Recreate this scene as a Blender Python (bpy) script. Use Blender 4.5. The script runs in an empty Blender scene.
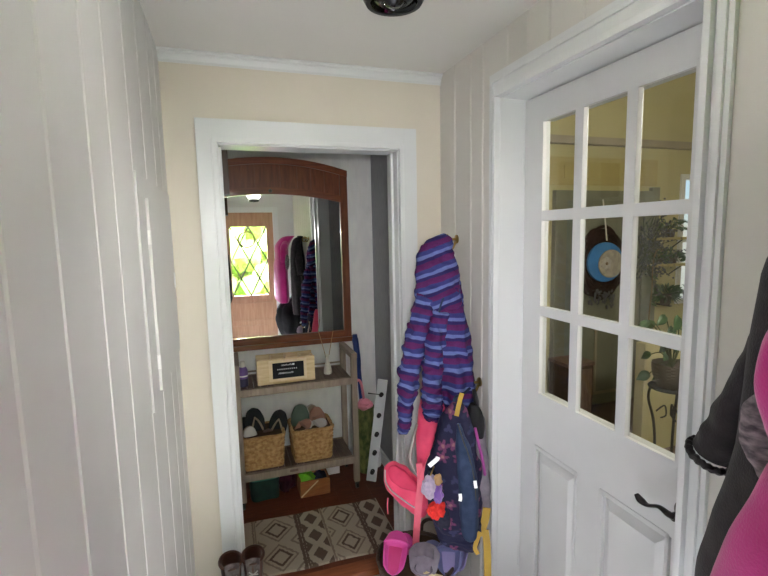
import bpy, bmesh, math, random
from mathutils import Vector, Matrix, noise
random.seed(4)
PI = math.pi
sc = bpy.context.scene
COL = sc.collection

# ------------------------------------------------------------------ camera
F_PX = 469.135
CAM = Vector((.2101, -2.0825, 1.6541))
_y, _p, _r = [math.radians(a) for a in (18.4111, 6.7139, -1.2054)]
FW = Vector((math.sin(_y)*math.cos(_p), math.cos(_y)*math.cos(_p), -math.sin(_p)))
_R = Vector((math.cos(_y), -math.sin(_y), 0)); _U = _R.cross(FW)
RT = _R*math.cos(_r) + _U*math.sin(_r)
UP = -_R*math.sin(_r) + _U*math.cos(_r)
cd = bpy.data.cameras.new('camera'); cam = bpy.data.objects.new('camera', cd); COL.objects.link(cam)
cd.sensor_fit = 'HORIZONTAL'; cd.sensor_width = 36; cd.lens = F_PX/768*36; cd.clip_start = .02
cam.matrix_world = Matrix(((RT.x, UP.x, -FW.x, CAM.x), (RT.y, UP.y, -FW.y, CAM.y), (RT.z, UP.z, -FW.z, CAM.z), (0, 0, 0, 1)))
sc.camera = cam
AZ = math.radians(25)
S = Vector((math.cos(AZ), -math.sin(AZ), 0)); D = Vector((math.sin(AZ), math.cos(AZ), 0))
def ray(u, v): return FW + RT*((u-384)/F_PX) - UP*((v-288)/F_PX)
def at(u, v, Q):                      # measured point on an upright plane through Q, facing azimuth 25 degrees
    d = ray(u, v); t = (Vector(Q)-CAM).dot(D)/d.dot(D)
    return CAM + d*t
def aty(u, v, y):
    d = ray(u, v); return CAM + d*((y-CAM.y)/d.y)

# ------------------------------------------------------------------ materials
def mat(name, c1, c2=None, rough=.6, metal=0, scale=8, bump=0, bscale=60, stretch=(1, 1, 1), coat=0, sheen=0, detail=4, spec=None):
    m = bpy.data.materials.new(name); m.use_nodes = True
    nt = m.node_tree; b = nt.nodes['Principled BSDF']
    b.inputs['Roughness'].default_value = rough; b.inputs['Metallic'].default_value = metal
    b.inputs['Coat Weight'].default_value = coat; b.inputs['Sheen Weight'].default_value = sheen
    b.inputs['Specular IOR Level'].default_value = (.12 if rough >= .68 else .4) if spec is None else spec
    tc = nt.nodes.new('ShaderNodeTexCoord'); mp = nt.nodes.new('ShaderNodeMapping')
    mp.inputs['Scale'].default_value = stretch
    nt.links.new(tc.outputs['Object'], mp.inputs[0])
    if c2 is None: c2 = tuple(x*.93 for x in c1)
    n = nt.nodes.new('ShaderNodeTexNoise'); n.inputs['Scale'].default_value = scale; n.inputs['Detail'].default_value = detail
    nt.links.new(mp.outputs[0], n.inputs['Vector'])
    r = nt.nodes.new('ShaderNodeValToRGB')
    r.color_ramp.elements[0].position = .35; r.color_ramp.elements[1].position = .65
    r.color_ramp.elements[0].color = (*c1, 1); r.color_ramp.elements[1].color = (*c2, 1)
    nt.links.new(n.outputs['Fac'], r.inputs[0]); nt.links.new(r.outputs[0], b.inputs['Base Color'])
    if bump:
        n2 = nt.nodes.new('ShaderNodeTexNoise'); n2.inputs['Scale'].default_value = bscale; n2.inputs['Detail'].default_value = 3
        nt.links.new(mp.outputs[0], n2.inputs['Vector'])
        bp = nt.nodes.new('ShaderNodeBump'); bp.inputs['Strength'].default_value = bump; bp.inputs['Distance'].default_value = .004
        nt.links.new(n2.outputs['Fac'], bp.inputs['Height']); nt.links.new(bp.outputs[0], b.inputs['Normal'])
    return m
def attr_mat(name, rough=.8, sheen=0, bump=.3, bscale=300):
    m = mat(name, (1, 1, 1), rough=rough, sheen=sheen, bump=bump, bscale=bscale)
    nt = m.node_tree; b = nt.nodes['Principled BSDF']
    a = nt.nodes.new('ShaderNodeAttribute'); a.attribute_name = 'pattern'
    n = nt.nodes.new('ShaderNodeTexNoise'); n.inputs['Scale'].default_value = 120
    mx = nt.nodes.new('ShaderNodeMix'); mx.data_type = 'RGBA'; mx.blend_type = 'MULTIPLY'; mx.inputs[0].default_value = .35
    nt.links.new(a.outputs['Color'], mx.inputs[6]); nt.links.new(n.outputs['Fac'], mx.inputs[7])
    nt.links.new(mx.outputs[2], b.inputs['Base Color'])
    return m
def glass_mat(name, tint=(1, 1, 1), gloss=.06):
    m = bpy.data.materials.new(name); m.use_nodes = True; nt = m.node_tree
    for n in list(nt.nodes):
        if n.type != 'OUTPUT_MATERIAL': nt.nodes.remove(n)
    out = [n for n in nt.nodes if n.type == 'OUTPUT_MATERIAL'][0]
    t = nt.nodes.new('ShaderNodeBsdfTransparent'); t.inputs[0].default_value = (*tint, 1)
    g = nt.nodes.new('ShaderNodeBsdfGlossy'); g.inputs['Roughness'].default_value = .02
    mx = nt.nodes.new('ShaderNodeMixShader'); mx.inputs[0].default_value = gloss
    nt.links.new(t.outputs[0], mx.inputs[1]); nt.links.new(g.outputs[0], mx.inputs[2]); nt.links.new(mx.outputs[0], out.inputs[0])
    return m
M = dict(
    side=mat('painted_panelling', (.56, .56, .56), (.53, .53, .53), .42, scale=3, bump=.03, bscale=30),
    sidewarm=mat('warm_painted_panelling', (.54, .52, .49), (.51, .49, .46), .42, scale=3, bump=.03, bscale=30),
    cream=mat('cream_wall_paint', (.60, .55, .475), (.575, .525, .45), .6, scale=3, bump=.04, bscale=90),
    ceil=mat('ceiling_paint', (.62, .605, .58), (.6, .585, .56), .8, scale=2, bump=.05, bscale=120),
    trim=mat('white_gloss_trim', (.60, .61, .62), (.58, .59, .60), .3, scale=4),
    door=mat('white_door_paint', (.55, .555, .56), (.525, .53, .535), .32, scale=5, bump=.03, bscale=40),
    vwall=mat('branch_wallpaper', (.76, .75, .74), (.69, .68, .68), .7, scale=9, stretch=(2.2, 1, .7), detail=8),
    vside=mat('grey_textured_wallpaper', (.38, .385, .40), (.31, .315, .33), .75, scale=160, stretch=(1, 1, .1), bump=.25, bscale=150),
    hallfloor=mat('beige_floor', (.50, .465, .42), (.44, .405, .36), .5, scale=6, stretch=(1, 6, 1)),
    redwood=mat('reddish_floor_boards', (.15, .042, .018), (.10, .026, .012), .35, scale=5, stretch=(2, 14, 2), bump=.05),
    threshold=mat('red_threshold_wood', (.27, .085, .035), (.19, .055, .022), .35, scale=5, stretch=(2, 16, 16)),
    mirrorwood=mat('red_brown_pine', (.165, .043, .016), (.10, .025, .009), .38, scale=5, stretch=(12, 4, 1.5), bump=.05, coat=.2),
    mirrorwood_h=mat('red_brown_pine_rail', (.19, .05, .018), (.115, .028, .010), .38, scale=5, stretch=(1.5, 4, 14), bump=.05, coat=.2),
    darkwood=mat('dark_brown_wood', (.035, .02, .012), (.055, .03, .018), .5, scale=8, stretch=(4, 4, .8)),
    shelfwood=mat('driftwood_frame', (.30, .235, .185), (.23, .175, .135), .6, scale=6, stretch=(8, 8, 1.2), bump=.1),
    slat=mat('brown_slat', (.17, .11, .085), (.115, .072, .055), .55, scale=6, stretch=(14, 1.5, 3), bump=.1),
    pale=mat('pale_pine', (.68, .52, .31), (.57, .41, .23), .55, scale=6, stretch=(1.5, 6, 14), bump=.05),
    paleframe=mat('pale_frame_wood', (.72, .58, .38), (.66, .51, .32), .55, scale=6, stretch=(2, 6, 8)),
    black=mat('black_plastic', (.012, .012, .013), (.018, .018, .02), .4),
    chalk=mat('chalkboard', (.012, .012, .014), (.022, .022, .024), .75),
    chalkwhite=mat('chalk_mark', (.75, .75, .76), (.6, .6, .62), .9),
    white=mat('white_gloss', (.72, .72, .71), (.68, .68, .67), .3),
    bone=mat('bone_ceramic', (.66, .62, .55), (.6, .56, .49), .3),
    reed=mat('rattan_reed', (.42, .26, .13), (.34, .2, .1), .7),
    seagrass=mat('seagrass', (.50, .31, .14), (.30, .165, .065), .7, scale=45, bump=.3, bscale=160),
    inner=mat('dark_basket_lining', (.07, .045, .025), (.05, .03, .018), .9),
    darkbasket=mat('dark_brown_wicker', (.06, .035, .022), (.035, .02, .012), .55, scale=40, bump=.4, bscale=150),
    brass=mat('aged_brass', (.42, .29, .11), (.30, .2, .07), .3, metal=1),
    bronze=mat('dark_bronze', (.016, .014, .013), (.026, .022, .02), .28, metal=.4),
    pink=mat('hot_pink_nylon', (.88, .085, .19), (.74, .05, .14), .55, scale=12, bump=.15, bscale=60, sheen=.2),
    pinkin=mat('deep_pink_lining', (.72, .045, .13), (.6, .03, .1), .65, scale=12, bump=.15, bscale=80),
    pinkstrap=mat('pink_webbing', (.85, .16, .24), (.75, .12, .19), .6, bump=.2, bscale=300),
    silver=mat('silver_piping', (.55, .5, .48), (.42, .35, .36), .35, metal=.3),
    navy=mat('navy_denim', (.032, .05, .10), (.02, .032, .07), .7, scale=25, bump=.25, bscale=220),
    mesh=mat('dark_mesh', (.018, .02, .035), (.03, .03, .05), .75, scale=80),
    reflective=mat('reflective_white', (.85, .87, .9), (.8, .82, .86), .25),
    greybag=mat('grey_lavender_fabric', (.24, .22, .25), (.15, .13, .17), .75, scale=18, bump=.2, bscale=150),
    magenta=mat('magenta_piping', (.33, .05, .27), (.26, .04, .2), .6),
    yellow=mat('mustard_webbing', (.42, .27, .035), (.34, .21, .025), .6, bump=.2, bscale=250),
    lav=mat('lavender_plush', (.40, .33, .45), (.30, .24, .36), .9, scale=60, sheen=.4, bump=.4, bscale=200),
    purple=mat('violet_plush', (.2, .10, .36), (.14, .07, .28), .9, sheen=.4),
    redpom=mat('red_pompom', (.75, .05, .04), (.6, .03, .03), .9, scale=60, bump=.6, bscale=150),
    tan=mat('tan_plush', (.38, .24, .12), (.3, .18, .09), .9),
    crocpink=mat('bright_pink_rubber', (.66, .08, .35), (.58, .06, .3), .45),
    crocpinkin=mat('deep_pink_rubber', (.42, .02, .14), (.5, .03, .18), .6),
    crocgrey=mat('mauve_grey_rubber', (.20, .17, .21), (.16, .135, .17), .6, scale=40),
    crocblue=mat('dusty_blue_rubber', (.13, .14, .29), (.10, .11, .23), .55),
    croclav=mat('lavender_rubber', (.22, .18, .36), (.18, .15, .3), .55),
    cream_rub=mat('cream_rubber', (.7, .58, .34), (.62, .5, .28), .55),
    blacksole=mat('black_footbed', (.012, .013, .014), (.022, .022, .024), .7),
    tanstrap=mat('taupe_strap', (.28, .22, .15), (.22, .17, .11), .6),
    sage=mat('sage_green_canvas', (.10, .14, .11), (.075, .11, .085), .75),
    rose=mat('dusty_rose_leather', (.34, .17, .12), (.26, .12, .085), .55),
    whitecanvas=mat('greyish_white_canvas', (.50, .47, .45), (.4, .37, .35), .7),
    boot=mat('brown_boot_leather', (.075, .032, .02), (.042, .018, .012), .38, scale=14, bump=.2, bscale=60),
    bootin=mat('grey_boot_lining', (.14, .125, .12), (.055, .04, .038), .8, scale=30),
    lace=mat('grey_lace', (.34, .33, .32), (.27, .26, .25), .8),
    greycoat=mat('charcoal_fleece', (.035, .030, .033), (.022, .019, .021), .95, scale=30, sheen=.1, bump=.4, bscale=260),
    blackcoat=mat('black_down_fabric', (.010, .010, .012), (.016, .016, .018), .75, scale=10, bump=.3, bscale=40),
    pinkcoat=mat('raspberry_fleece', (.52, .03, .23), (.42, .02, .175), .95, scale=10, sheen=.3, bump=.3, bscale=260),
    greenbag=mat('teal_green_fabric', (.012, .045, .037), (.008, .026, .024), .6, scale=20, bump=.4, bscale=60),
    maroon=mat('maroon_fabric', (.07, .016, .028), (.04, .012, .02), .8, scale=20, bump=.3),
    crate=mat('orange_brown_wood', (.34, .135, .045), (.25, .09, .03), .55, scale=6, stretch=(2, 6, 12), bump=.1),
    lime=mat('lime_green_plastic', (.18, .52, .04), (.14, .42, .03), .4),
    tealrim=mat('teal_rim', (.05, .22, .15), (.04, .17, .12), .5),
    blue=mat('blue_umbrella_nylon', (.012, .04, .20), (.008, .025, .14), .45),
    pinkumb=mat('pink_umbrella_plastic', (.74, .27, .33), (.64, .2, .26), .5),
    leafstand=mat('leafy_green_tin', (.035, .06, .012), (.17, .18, .055), .5, scale=34, stretch=(1, 1, .5), detail=6),
    bottleblue=mat('purple_label', (.16, .09, .3), (.10, .05, .2), .4),
    bottledark=mat('dark_blue_bottle', (.02, .018, .05), (.03, .022, .07), .3),
    yellowwall=mat('yellow_wall', (.43, .39, .215), (.405, .365, .20), .7, scale=3),
    yellowtrim=mat('deep_yellow_trim', (.38, .315, .135), (.34, .28, .12), .6),
    greywood=mat('grey_olive_door', (.18, .18, .135), (.15, .152, .115), .6, scale=4),
    greyblue=mat('grey_blue_door', (.16, .18, .165), (.13, .15, .14), .5, scale=6),
    band=mat('grey_brown_beam', (.30, .26, .19), (.26, .22, .16), .6),
    pottery=mat('brown_pot', (.09, .07, .05), (.06, .045, .03), .6),
    leaf=mat('leaf_green', (.045, .10, .03), (.02, .055, .015), .5, scale=30),
    leafgrey=mat('dried_lavender', (.13, .12, .16), (.09, .10, .09), .8, scale=60),
    stem=mat('plant_stem', (.06, .075, .025), (.045, .05, .02), .7),
    iron=mat('wrought_iron', (.012, .011, .010), (.02, .018, .016), .5),
    twig=mat('dark_twig', (.035, .018, .013), (.02, .011, .009), .85, scale=60, bump=.6, bscale=120),
    twiglight=mat('tan_twig', (.25, .17, .09), (.18, .12, .06), .8),
    plateblue=mat('blue_painted_wood', (.045, .19, .48), (.03, .15, .42), .5),
    platewhite=mat('grey_cream_painted_wood', (.40, .36, .31), (.28, .255, .225), .6, scale=22),
    ribbon=mat('white_ribbon', (.6, .58, .55), None, .7),
    frontdoor=mat('tan_stained_door', (.46, .27, .17), (.38, .215, .13), .45, scale=4, stretch=(8, 8, 1)),
    lead=mat('grey_lead', (.10, .095, .08), (.07, .065, .055), .5, metal=.3),
    chrome=mat('polished_dark_metal', (.05, .05, .055), (.035, .035, .04), .14, metal=1),
    hedge=mat('sunlit_hedge', (.20, .27, .065), (.10, .16, .035), .7, scale=16, detail=8),
    lawn=mat('lawn', (.2, .3, .06), (.14, .22, .04), .9, scale=20),
    stripes=None,
    rug=attr_mat('woven_rug', .95, bump=.8, bscale=350),
    floral=attr_mat('floral_navy', .75, bump=.25),
    knit=mat('grey_pink_knit', (.30, .25, .27), (.10, .09, .10), .95, scale=50, stretch=(1, 1, 2.5), bump=.8, bscale=90),
    glass=glass_mat('clear_pane', (.90, .91, .89), .05),
    frontglass=glass_mat('clear_front_pane', (.97, .98, .95), .04),
)
mm = bpy.data.materials.new('silvered_glass'); mm.use_nodes = True
b_ = mm.node_tree.nodes['Principled BSDF']; b_.inputs['Metallic'].default_value = 1; b_.inputs['Roughness'].default_value = .01
b_.inputs['Base Color'].default_value = (.86, .88, .86, 1); M['mirror'] = mm
fg = mat('frosted_bowl', (.85, .85, .82), (.8, .8, .78), .25); fg.node_tree.nodes['Principled BSDF'].inputs['Transmission Weight'].default_value = .6
M['bowl'] = fg

sm = mat('striped_cotton', (1, 1, 1), rough=.85, bump=.3, bscale=260); M['stripes'] = sm
nt = sm.node_tree; at_ = nt.nodes.new('ShaderNodeAttribute'); at_.attribute_name = 'pattern'
se = nt.nodes.new('ShaderNodeSeparateColor'); fr_ = nt.nodes.new('ShaderNodeMath'); fr_.operation = 'FRACT'
rp = nt.nodes.new('ShaderNodeValToRGB'); rp.color_ramp.interpolation = 'LINEAR'
cl_ = [((.14, .18, .43), 0), ((.14, .18, .43), .16), ((.04, .048, .19), .20), ((.045, .05, .2), .42), ((.115, .022, .115), .46), ((.10, .018, .10), .76), ((.030, .024, .115), .80), ((.03, .024, .115), .96)]
rp.color_ramp.elements[0].color = (*cl_[0][0], 1); rp.color_ramp.elements[1].position = 1; rp.color_ramp.elements[1].color = (*cl_[0][0], 1)
for c_, p_ in cl_[1:]: rp.color_ramp.elements.new(p_).color = (*c_, 1)
nn = nt.nodes.new('ShaderNodeTexNoise'); nn.inputs['Scale'].default_value = 90; mx_ = nt.nodes.new('ShaderNodeMix'); mx_.data_type = 'RGBA'; mx_.blend_type = 'MULTIPLY'; mx_.inputs[0].default_value = .4
nt.links.new(at_.outputs['Color'], se.inputs[0]); nt.links.new(se.outputs[0], fr_.inputs[0]); nt.links.new(fr_.outputs[0], rp.inputs[0])
nt.links.new(rp.outputs[0], mx_.inputs[6]); nt.links.new(nn.outputs['Fac'], mx_.inputs[7]); nt.links.new(mx_.outputs[2], nt.nodes['Principled BSDF'].inputs['Base Color'])

# ------------------------------------------------------------------ building helpers
ROOT = {}
def tag(o, label, cat, group=None, kind=None):
    o['label'] = label; o['category'] = cat
    if group: o['group'] = group
    if kind: o['kind'] = kind
    return o
def thing(name, label, cat, loc, group=None):
    o = bpy.data.objects.new(name, None); COL.objects.link(o); o.location = loc; o.empty_display_size = .05
    ROOT[o.name] = Vector(loc); return tag(o, label, cat, group)
def spow(v, e): return math.copysign(abs(v)**e, v)
def catmull(P, t):
    n = len(P)-1; x = min(max(t, 0), 1)*n; i = min(int(x), n-1); f = x-i
    p0, p1, p2, p3 = P[max(i-1, 0)], P[i], P[i+1], P[min(i+2, n)]
    if isinstance(p1, Vector) or isinstance(p1, float) or isinstance(p1, int):
        return .5*((2*p1)+(p2-p0)*f+(2*p0-5*p1+4*p2-p3)*f*f+(3*p1-p0-3*p2+p3)*f**3)
    return tuple(catmull([q[k] for q in P], t) for k in range(len(p1)))
class B:
    def __init__(s): s.bm = bmesh.new()
    def box(s, x0, x1, y0, y1, z0, z1, bev=0, seg=2):
        r = bmesh.ops.create_cube(s.bm, size=1)['verts']
        bmesh.ops.scale(s.bm, vec=(abs(x1-x0), abs(y1-y0), abs(z1-z0)), verts=r)
        bmesh.ops.translate(s.bm, vec=((x0+x1)/2, (y0+y1)/2, (z0+z1)/2), verts=r)
        if bev:
            es = list({e for v in r for e in v.link_edges})
            bmesh.ops.bevel(s.bm, geom=es, offset=bev, segments=seg, affect='EDGES', profile=.7)
        return s
    def bar(s, a, b, w, t, up=(0, 0, 1), bev=0):
        a, b = Vector(a), Vector(b); d = (b-a); L = d.length; d.normalize()
        x = d.cross(Vector(up)); x.normalize(); u = x.cross(d)
        r = bmesh.ops.create_cube(s.bm, size=1)['verts']
        bmesh.ops.scale(s.bm, vec=(w, L, t), verts=r)
        if bev:
            es = list({e for v in r for e in v.link_edges})
            nv = bmesh.ops.bevel(s.bm, geom=es, offset=bev, segments=2, affect='EDGES', profile=.7)
            r = list({v for f in nv['faces'] for v in f.verts} | {v for v in r if v.is_valid})
        m = Matrix(((x.x, d.x, u.x, 0), (x.y, d.y, u.y, 0), (x.z, d.z, u.z, 0), (0, 0, 0, 1)))
        bmesh.ops.transform(s.bm, matrix=Matrix.Translation((a+b)/2) @ m, verts=r); return s
    def loft(s, rings, cap=True, closed=True):
        vs = [[s.bm.verts.new(p) for p in r] for r in rings]
        n = len(vs[0])
        for i in range(len(vs)-1):
            for j in range(n if closed else n-1):
                k = (j+1) % n
                try: s.bm.faces.new((vs[i][j], vs[i][k], vs[i+1][k], vs[i+1][j]))
                except ValueError: pass
        if cap and closed:
            for r in (vs[0], vs[-1]):
                c = s.bm.verts.new(sum((v.co for v in r), Vector())/n)
                for j in range(n): s.bm.faces.new((r[j], r[(j+1) % n], c))
        return s
    def tube(s, pts, r, seg=10, n=None, flat=1, wob=0, cap=True, up=None, seed=0):
        pts = [Vector(p) for p in pts]; rr = r if isinstance(r, (list, tuple)) else [r]*len(pts)
        n = n or max(2, (len(pts)-1)*4)
        if len(pts) == 2: P = [pts[0].lerp(pts[1], i/n) for i in range(n+1)]
        else: P = [catmull(pts, i/n) for i in range(n+1)]
        R = [catmull([float(q) for q in rr], i/n) if len(pts) > 2 else rr[0]+(rr[1]-rr[0])*i/n for i in range(n+1)]
        rings = []; x = None
        for i, p in enumerate(P):
            d = (P[min(i+1, n)]-P[max(i-1, 0)]).normalized()
            if x is None:
                ref = Vector(up) if up else (Vector((0, 0, 1)) if abs(d.z) < .9 else Vector((1, 0, 0)))
                x = d.cross(ref).normalized()
            else: x = (x-d*x.dot(d)).normalized()
            u = x.cross(d)
            ring = []
            for j in range(seg):
                a = 2*PI*j/seg
                w = 1+wob*noise.noise(Vector((math.cos(a)*1.3+seed, math.sin(a)*1.3, i*.22)))
                ring.append(p+x*(math.cos(a)*R[i]*w)+u*(math.sin(a)*R[i]*flat*w))
            rings.append(ring)
        return s.loft(rings, cap)
    def ribbon(s, pts, w, t, n=None, side=None):
        pts = [Vector(p) for p in pts]; n = n or len(pts)*5
        P = [catmull(pts, i/n) for i in range(n+1)] if len(pts) > 2 else [pts[0].lerp(pts[1], i/n) for i in range(n+1)]
        rings = []; side = Vector(side) if side is not None else S
        for i, p in enumerate(P):
            d = (P[min(i+1, n)]-P[max(i-1, 0)]).normalized()
            x = (side-d*side.dot(d)).normalized(); u = x.cross(d)
            rings.append([p+x*w/2+u*t/2, p+x*w/2-u*t/2, p-x*w/2-u*t/2, p-x*w/2+u*t/2])
        return s.loft(rings)
    def lathe(s, prof, c=(0, 0, 0), seg=28, axis=None):
        c = Vector(c); rings = []
        if axis is None: ax, ux, uy = Vector((0, 0, 1)), Vector((1, 0, 0)), Vector((0, 1, 0))
        else:
            ax = Vector(axis).normalized(); ux = ax.orthogonal().normalized(); uy = ax.cross(ux)
        for r, z in prof:
            rings.append([c+ax*z+(ux*math.cos(2*PI*j/seg)+uy*math.sin(2*PI*j/seg))*max(r, 1e-4) for j in range(seg)])
        return s.loft(rings)
    def ball(s, c, r, sub=3, sc_=(1, 1, 1), wob=0, ws=8):
        v = bmesh.ops.create_icosphere(s.bm, subdivisions=sub, radius=1)['verts']
        rr = Vector(sc_)*r
        for q in v:
            k = 1+wob*noise.noise(q.co*ws*.3+Vector(c)*7)
            q.co = Vector((q.co.x*rr.x*k, q.co.y*rr.y*k, q.co.z*rr.z*k))+Vector(c)
        return s
    def prism(s, poly, O, ux, uy, t):
        O, ux, uy = Vector(O), Vector(ux), Vector(uy); n = ux.cross(uy).normalized()*t
        a = [s.bm.verts.new(O+ux*p[0]+uy*p[1]) for p in poly]; b = [s.bm.verts.new(O+ux*p[0]+uy*p[1]+n) for p in poly]
        k = len(poly)
        s.bm.faces.new(a[::-1]); s.bm.faces.new(b)
        for i in range(k): s.bm.faces.new((a[i], a[(i+1) % k], b[(i+1) % k], b[i]))
        return s
    def xf(s, m, frm=0):
        s.bm.verts.ensure_lookup_table()
        bmesh.ops.transform(s.bm, matrix=m, verts=s.bm.verts[frm:]); return s
    def wrinkle(s, amp, scale, seed=0, st=(1, 1, 1)):
        bmesh.ops.recalc_face_normals(s.bm, faces=s.bm.faces); s.bm.normal_update()
        mv = [(v, v.normal*(amp*noise.noise(Vector((v.co.x*st[0], v.co.y*st[1], v.co.z*st[2]))*scale+Vector((seed, 0, 0))))) for v in s.bm.verts]
        for v, d in mv: v.co += d
        return s
    def build(s, name, m, parent=None, smooth=True, sub=0, bevel=0, pattern=None, ang=40):
        bmesh.ops.recalc_face_normals(s.bm, faces=s.bm.faces)
        off = Vector()
        if parent is not None:
            off = ROOT[parent.name]
        bmesh.ops.translate(s.bm, vec=-off, verts=s.bm.verts)
        me = bpy.data.meshes.new(name); s.bm.to_mesh(me); s.bm.free()
        if pattern:
            ca = me.color_attributes.new('pattern', 'FLOAT_COLOR', 'POINT')
            for i, v in enumerate(me.vertices): ca.data[i].color = (*pattern(v.co+off), 1)
        me.materials.append(M[m] if isinstance(m, str) else m)
        o = bpy.data.objects.new(name, me); COL.objects.link(o)
        if smooth:
            for p in me.polygons: p.use_smooth = True
            if not sub:
                me.set_sharp_from_angle(angle=math.radians(ang))
                e = o.modifiers.new('normals', 'WEIGHTED_NORMAL'); e.keep_sharp = True
        if sub:
            q = o.modifiers.new('sub', 'SUBSURF'); q.levels = q.render_levels = sub
        if parent is not None: o.parent = parent
        ROOT[o.name] = off
        return o
def struct(name, b, m, parent=None, **k):
    o = b.build(name, m, parent, **k)
    if parent is None: o['kind'] = 'structure'
    return o
def settle(o):                        # puts a one-mesh thing's origin at its base
    me = o.data; n = len(me.vertices)
    lo = Vector([min(v.co[k] for v in me.vertices) for k in range(3)]); hi = Vector([max(v.co[k] for v in me.vertices) for k in range(3)])
    c = Vector(((lo.x+hi.x)/2, (lo.y+hi.y)/2, lo.z))
    for v in me.vertices: v.co -= c
    o.location = c; ROOT[o.name] = c
    return o
def dup(root, loc, label=None, rz=0):
    r = root.copy(); COL.objects.link(r); r.location = loc; r.rotation_euler.z = rz
    if label: r['label'] = label
    for ch in list(root.children):
        c = ch.copy(); COL.objects.link(c); c.parent = r
        for g in ch.children:
            d = g.copy(); COL.objects.link(d); d.parent = c
    return r
def silhouette(rows, Q, n=28, seg=40, folds=0, k=7, ex=.85, ph=0, zwob=0):
    """rings of a hanging soft thing: rows are (v, u_left, u_right, half_depth)"""
    rings = []
    for i in range(n+1):
        v, ul, ur, hd = catmull(rows, i/n)
        a, b = at(ul, v, Q), at(ur, v, Q); c = (a+b)/2; h = (b-a).length/2
        ring = []
        for j in range(seg):
            t = 2*PI*j/seg
            f = 1+folds*math.sin(k*t+ph+1.3*math.sin(i*.16))*(.35+.65*i/n)+folds*.8*noise.noise(Vector((math.cos(t)*2, math.sin(t)*2, i*.25+ph)))
            ring.append(c+S*(h*spow(math.cos(t), ex)*(1+(f-1)*.35))+D*(hd*spow(math.sin(t), ex)*f)+Vector((0, 0, zwob*math.sin(3*t+i))))
        rings.append(ring)
    return rings

# ------------------------------------------------------------------ the setting
W, H, YF, YV, T = 1.2, 2.376, -3.0, 1.13, .12
XL, XR, ZO = .198, .982, 2.03
def plank_wall(name, x, ys, y0, y1, z0, z1, sgn, m):
    """wall face with V grooves at ys; sgn is the side the room lies on"""
    prof = [(y0, 0)]
    for y in sorted(ys): prof += [(y-.006, 0), (y, .006), (y+.006, 0)]
    prof.append((y1, 0))
    poly = [(y, x-sgn*d) for y, d in prof]+[(y1, x-sgn*.1), (y0, x-sgn*.1)]
    b = B(); lo = [b.bm.verts.new((q[1], q[0], z0)) for q in poly]; hi = [b.bm.verts.new((q[1], q[0], z1)) for q in poly]
    n = len(poly)
    for i in range(n): b.bm.faces.new((lo[i], lo[(i+1) % n], hi[(i+1) % n], hi[i]))
    b.bm.faces.new(lo); b.bm.faces.new(hi[::-1])
    return b
LG = [-2.86, -2.66, -2.44, -2.2, -2.0, -1.76, -1.524, -1.36, -1.152, -.983, -.75, -.53, -.31, -.14]
struct('wall_left', plank_wall('', 0, LG, YF, 0, -.05, H+.05, 1, 0), 'side', smooth=False)
RG = [-.294, -.39, -.15]
DY0, DY1, DZ = -.518, -1.330, 2.14            # opening of the glazed side door
b = plank_wall('', W, RG, DY0, 0, -.05, H+.05, -1, 0)
for ys, y0, y1, z0 in (([-.56, -.678, -.791, -.94, -1.1, -1.22], DY1, DY0, DZ), ([-1.47, -1.6, -1.78, -1.95, -2.12, -2.3, -2.5, -2.7, -2.88], YF, DY1, -.05)):
    c = plank_wall('', W, ys, y0, y1, z0, H+.05, -1, 0)
    me = bpy.data.meshes.new('t'); c.bm.to_mesh(me); c.bm.free(); b.bm.from_mesh(me); bpy.data.meshes.remove(me)
struct('wall_right', b, 'sidewarm', smooth=False)
b = B(); b.box(-.1, XL, 0, T, -.05, H+.05).box(XR, W+.1, 0, T, -.05, H+.05).box(XL, XR, 0, T, ZO, H+.05)
struct('wall_back', b, 'cream', smooth=False)
struct('ceiling', B().box(-.1, W+.14, YF-.1, T, H, H+.1), 'ceil', smooth=False)
struct('floor', B().box(-.1, W+.14, YF-.1, .0, -.13, -.03), 'hallfloor', smooth=False)
# small entry room beyond the doorway
struct('wall_far', B().box(-.1, W+.1, YV, YV+.1, -.05, H+.05), 'vwall', smooth=False)
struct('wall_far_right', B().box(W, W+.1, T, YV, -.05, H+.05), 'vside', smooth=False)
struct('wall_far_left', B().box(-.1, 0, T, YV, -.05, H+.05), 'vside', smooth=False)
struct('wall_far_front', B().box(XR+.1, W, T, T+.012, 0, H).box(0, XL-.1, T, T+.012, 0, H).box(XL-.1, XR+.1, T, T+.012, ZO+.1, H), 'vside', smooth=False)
struct('ceiling_far', B().box(-.1, W+.1, T, YV+.1, H, H+.1), 'ceil', smooth=False)
b = B()
b.box(-.05, W+.05, .055, YV, -.03, -.001)
for i in range(12): b.box(-.05+i*.105, -.05+i*.105+.1042, .055, YV, -.02, 0)
struct('floor_far', b, 'redwood', smooth=False)
struct('trim_1', B().box(XL, XR, -.03, .056, -.03, .006, .008), 'threshold')
struct('baseboard_far', B().box(0, W, YV-.014, YV, 0, .09, .004), 'trim')
struct('baseboard_far_right', B().box(W-.014, W, T+.012, YV-.014, 0, .09, .004), 'trim')
struct('baseboard_left', B().box(0, .014, YF, -.014, -.03, .08, .004), 'trim')
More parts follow.
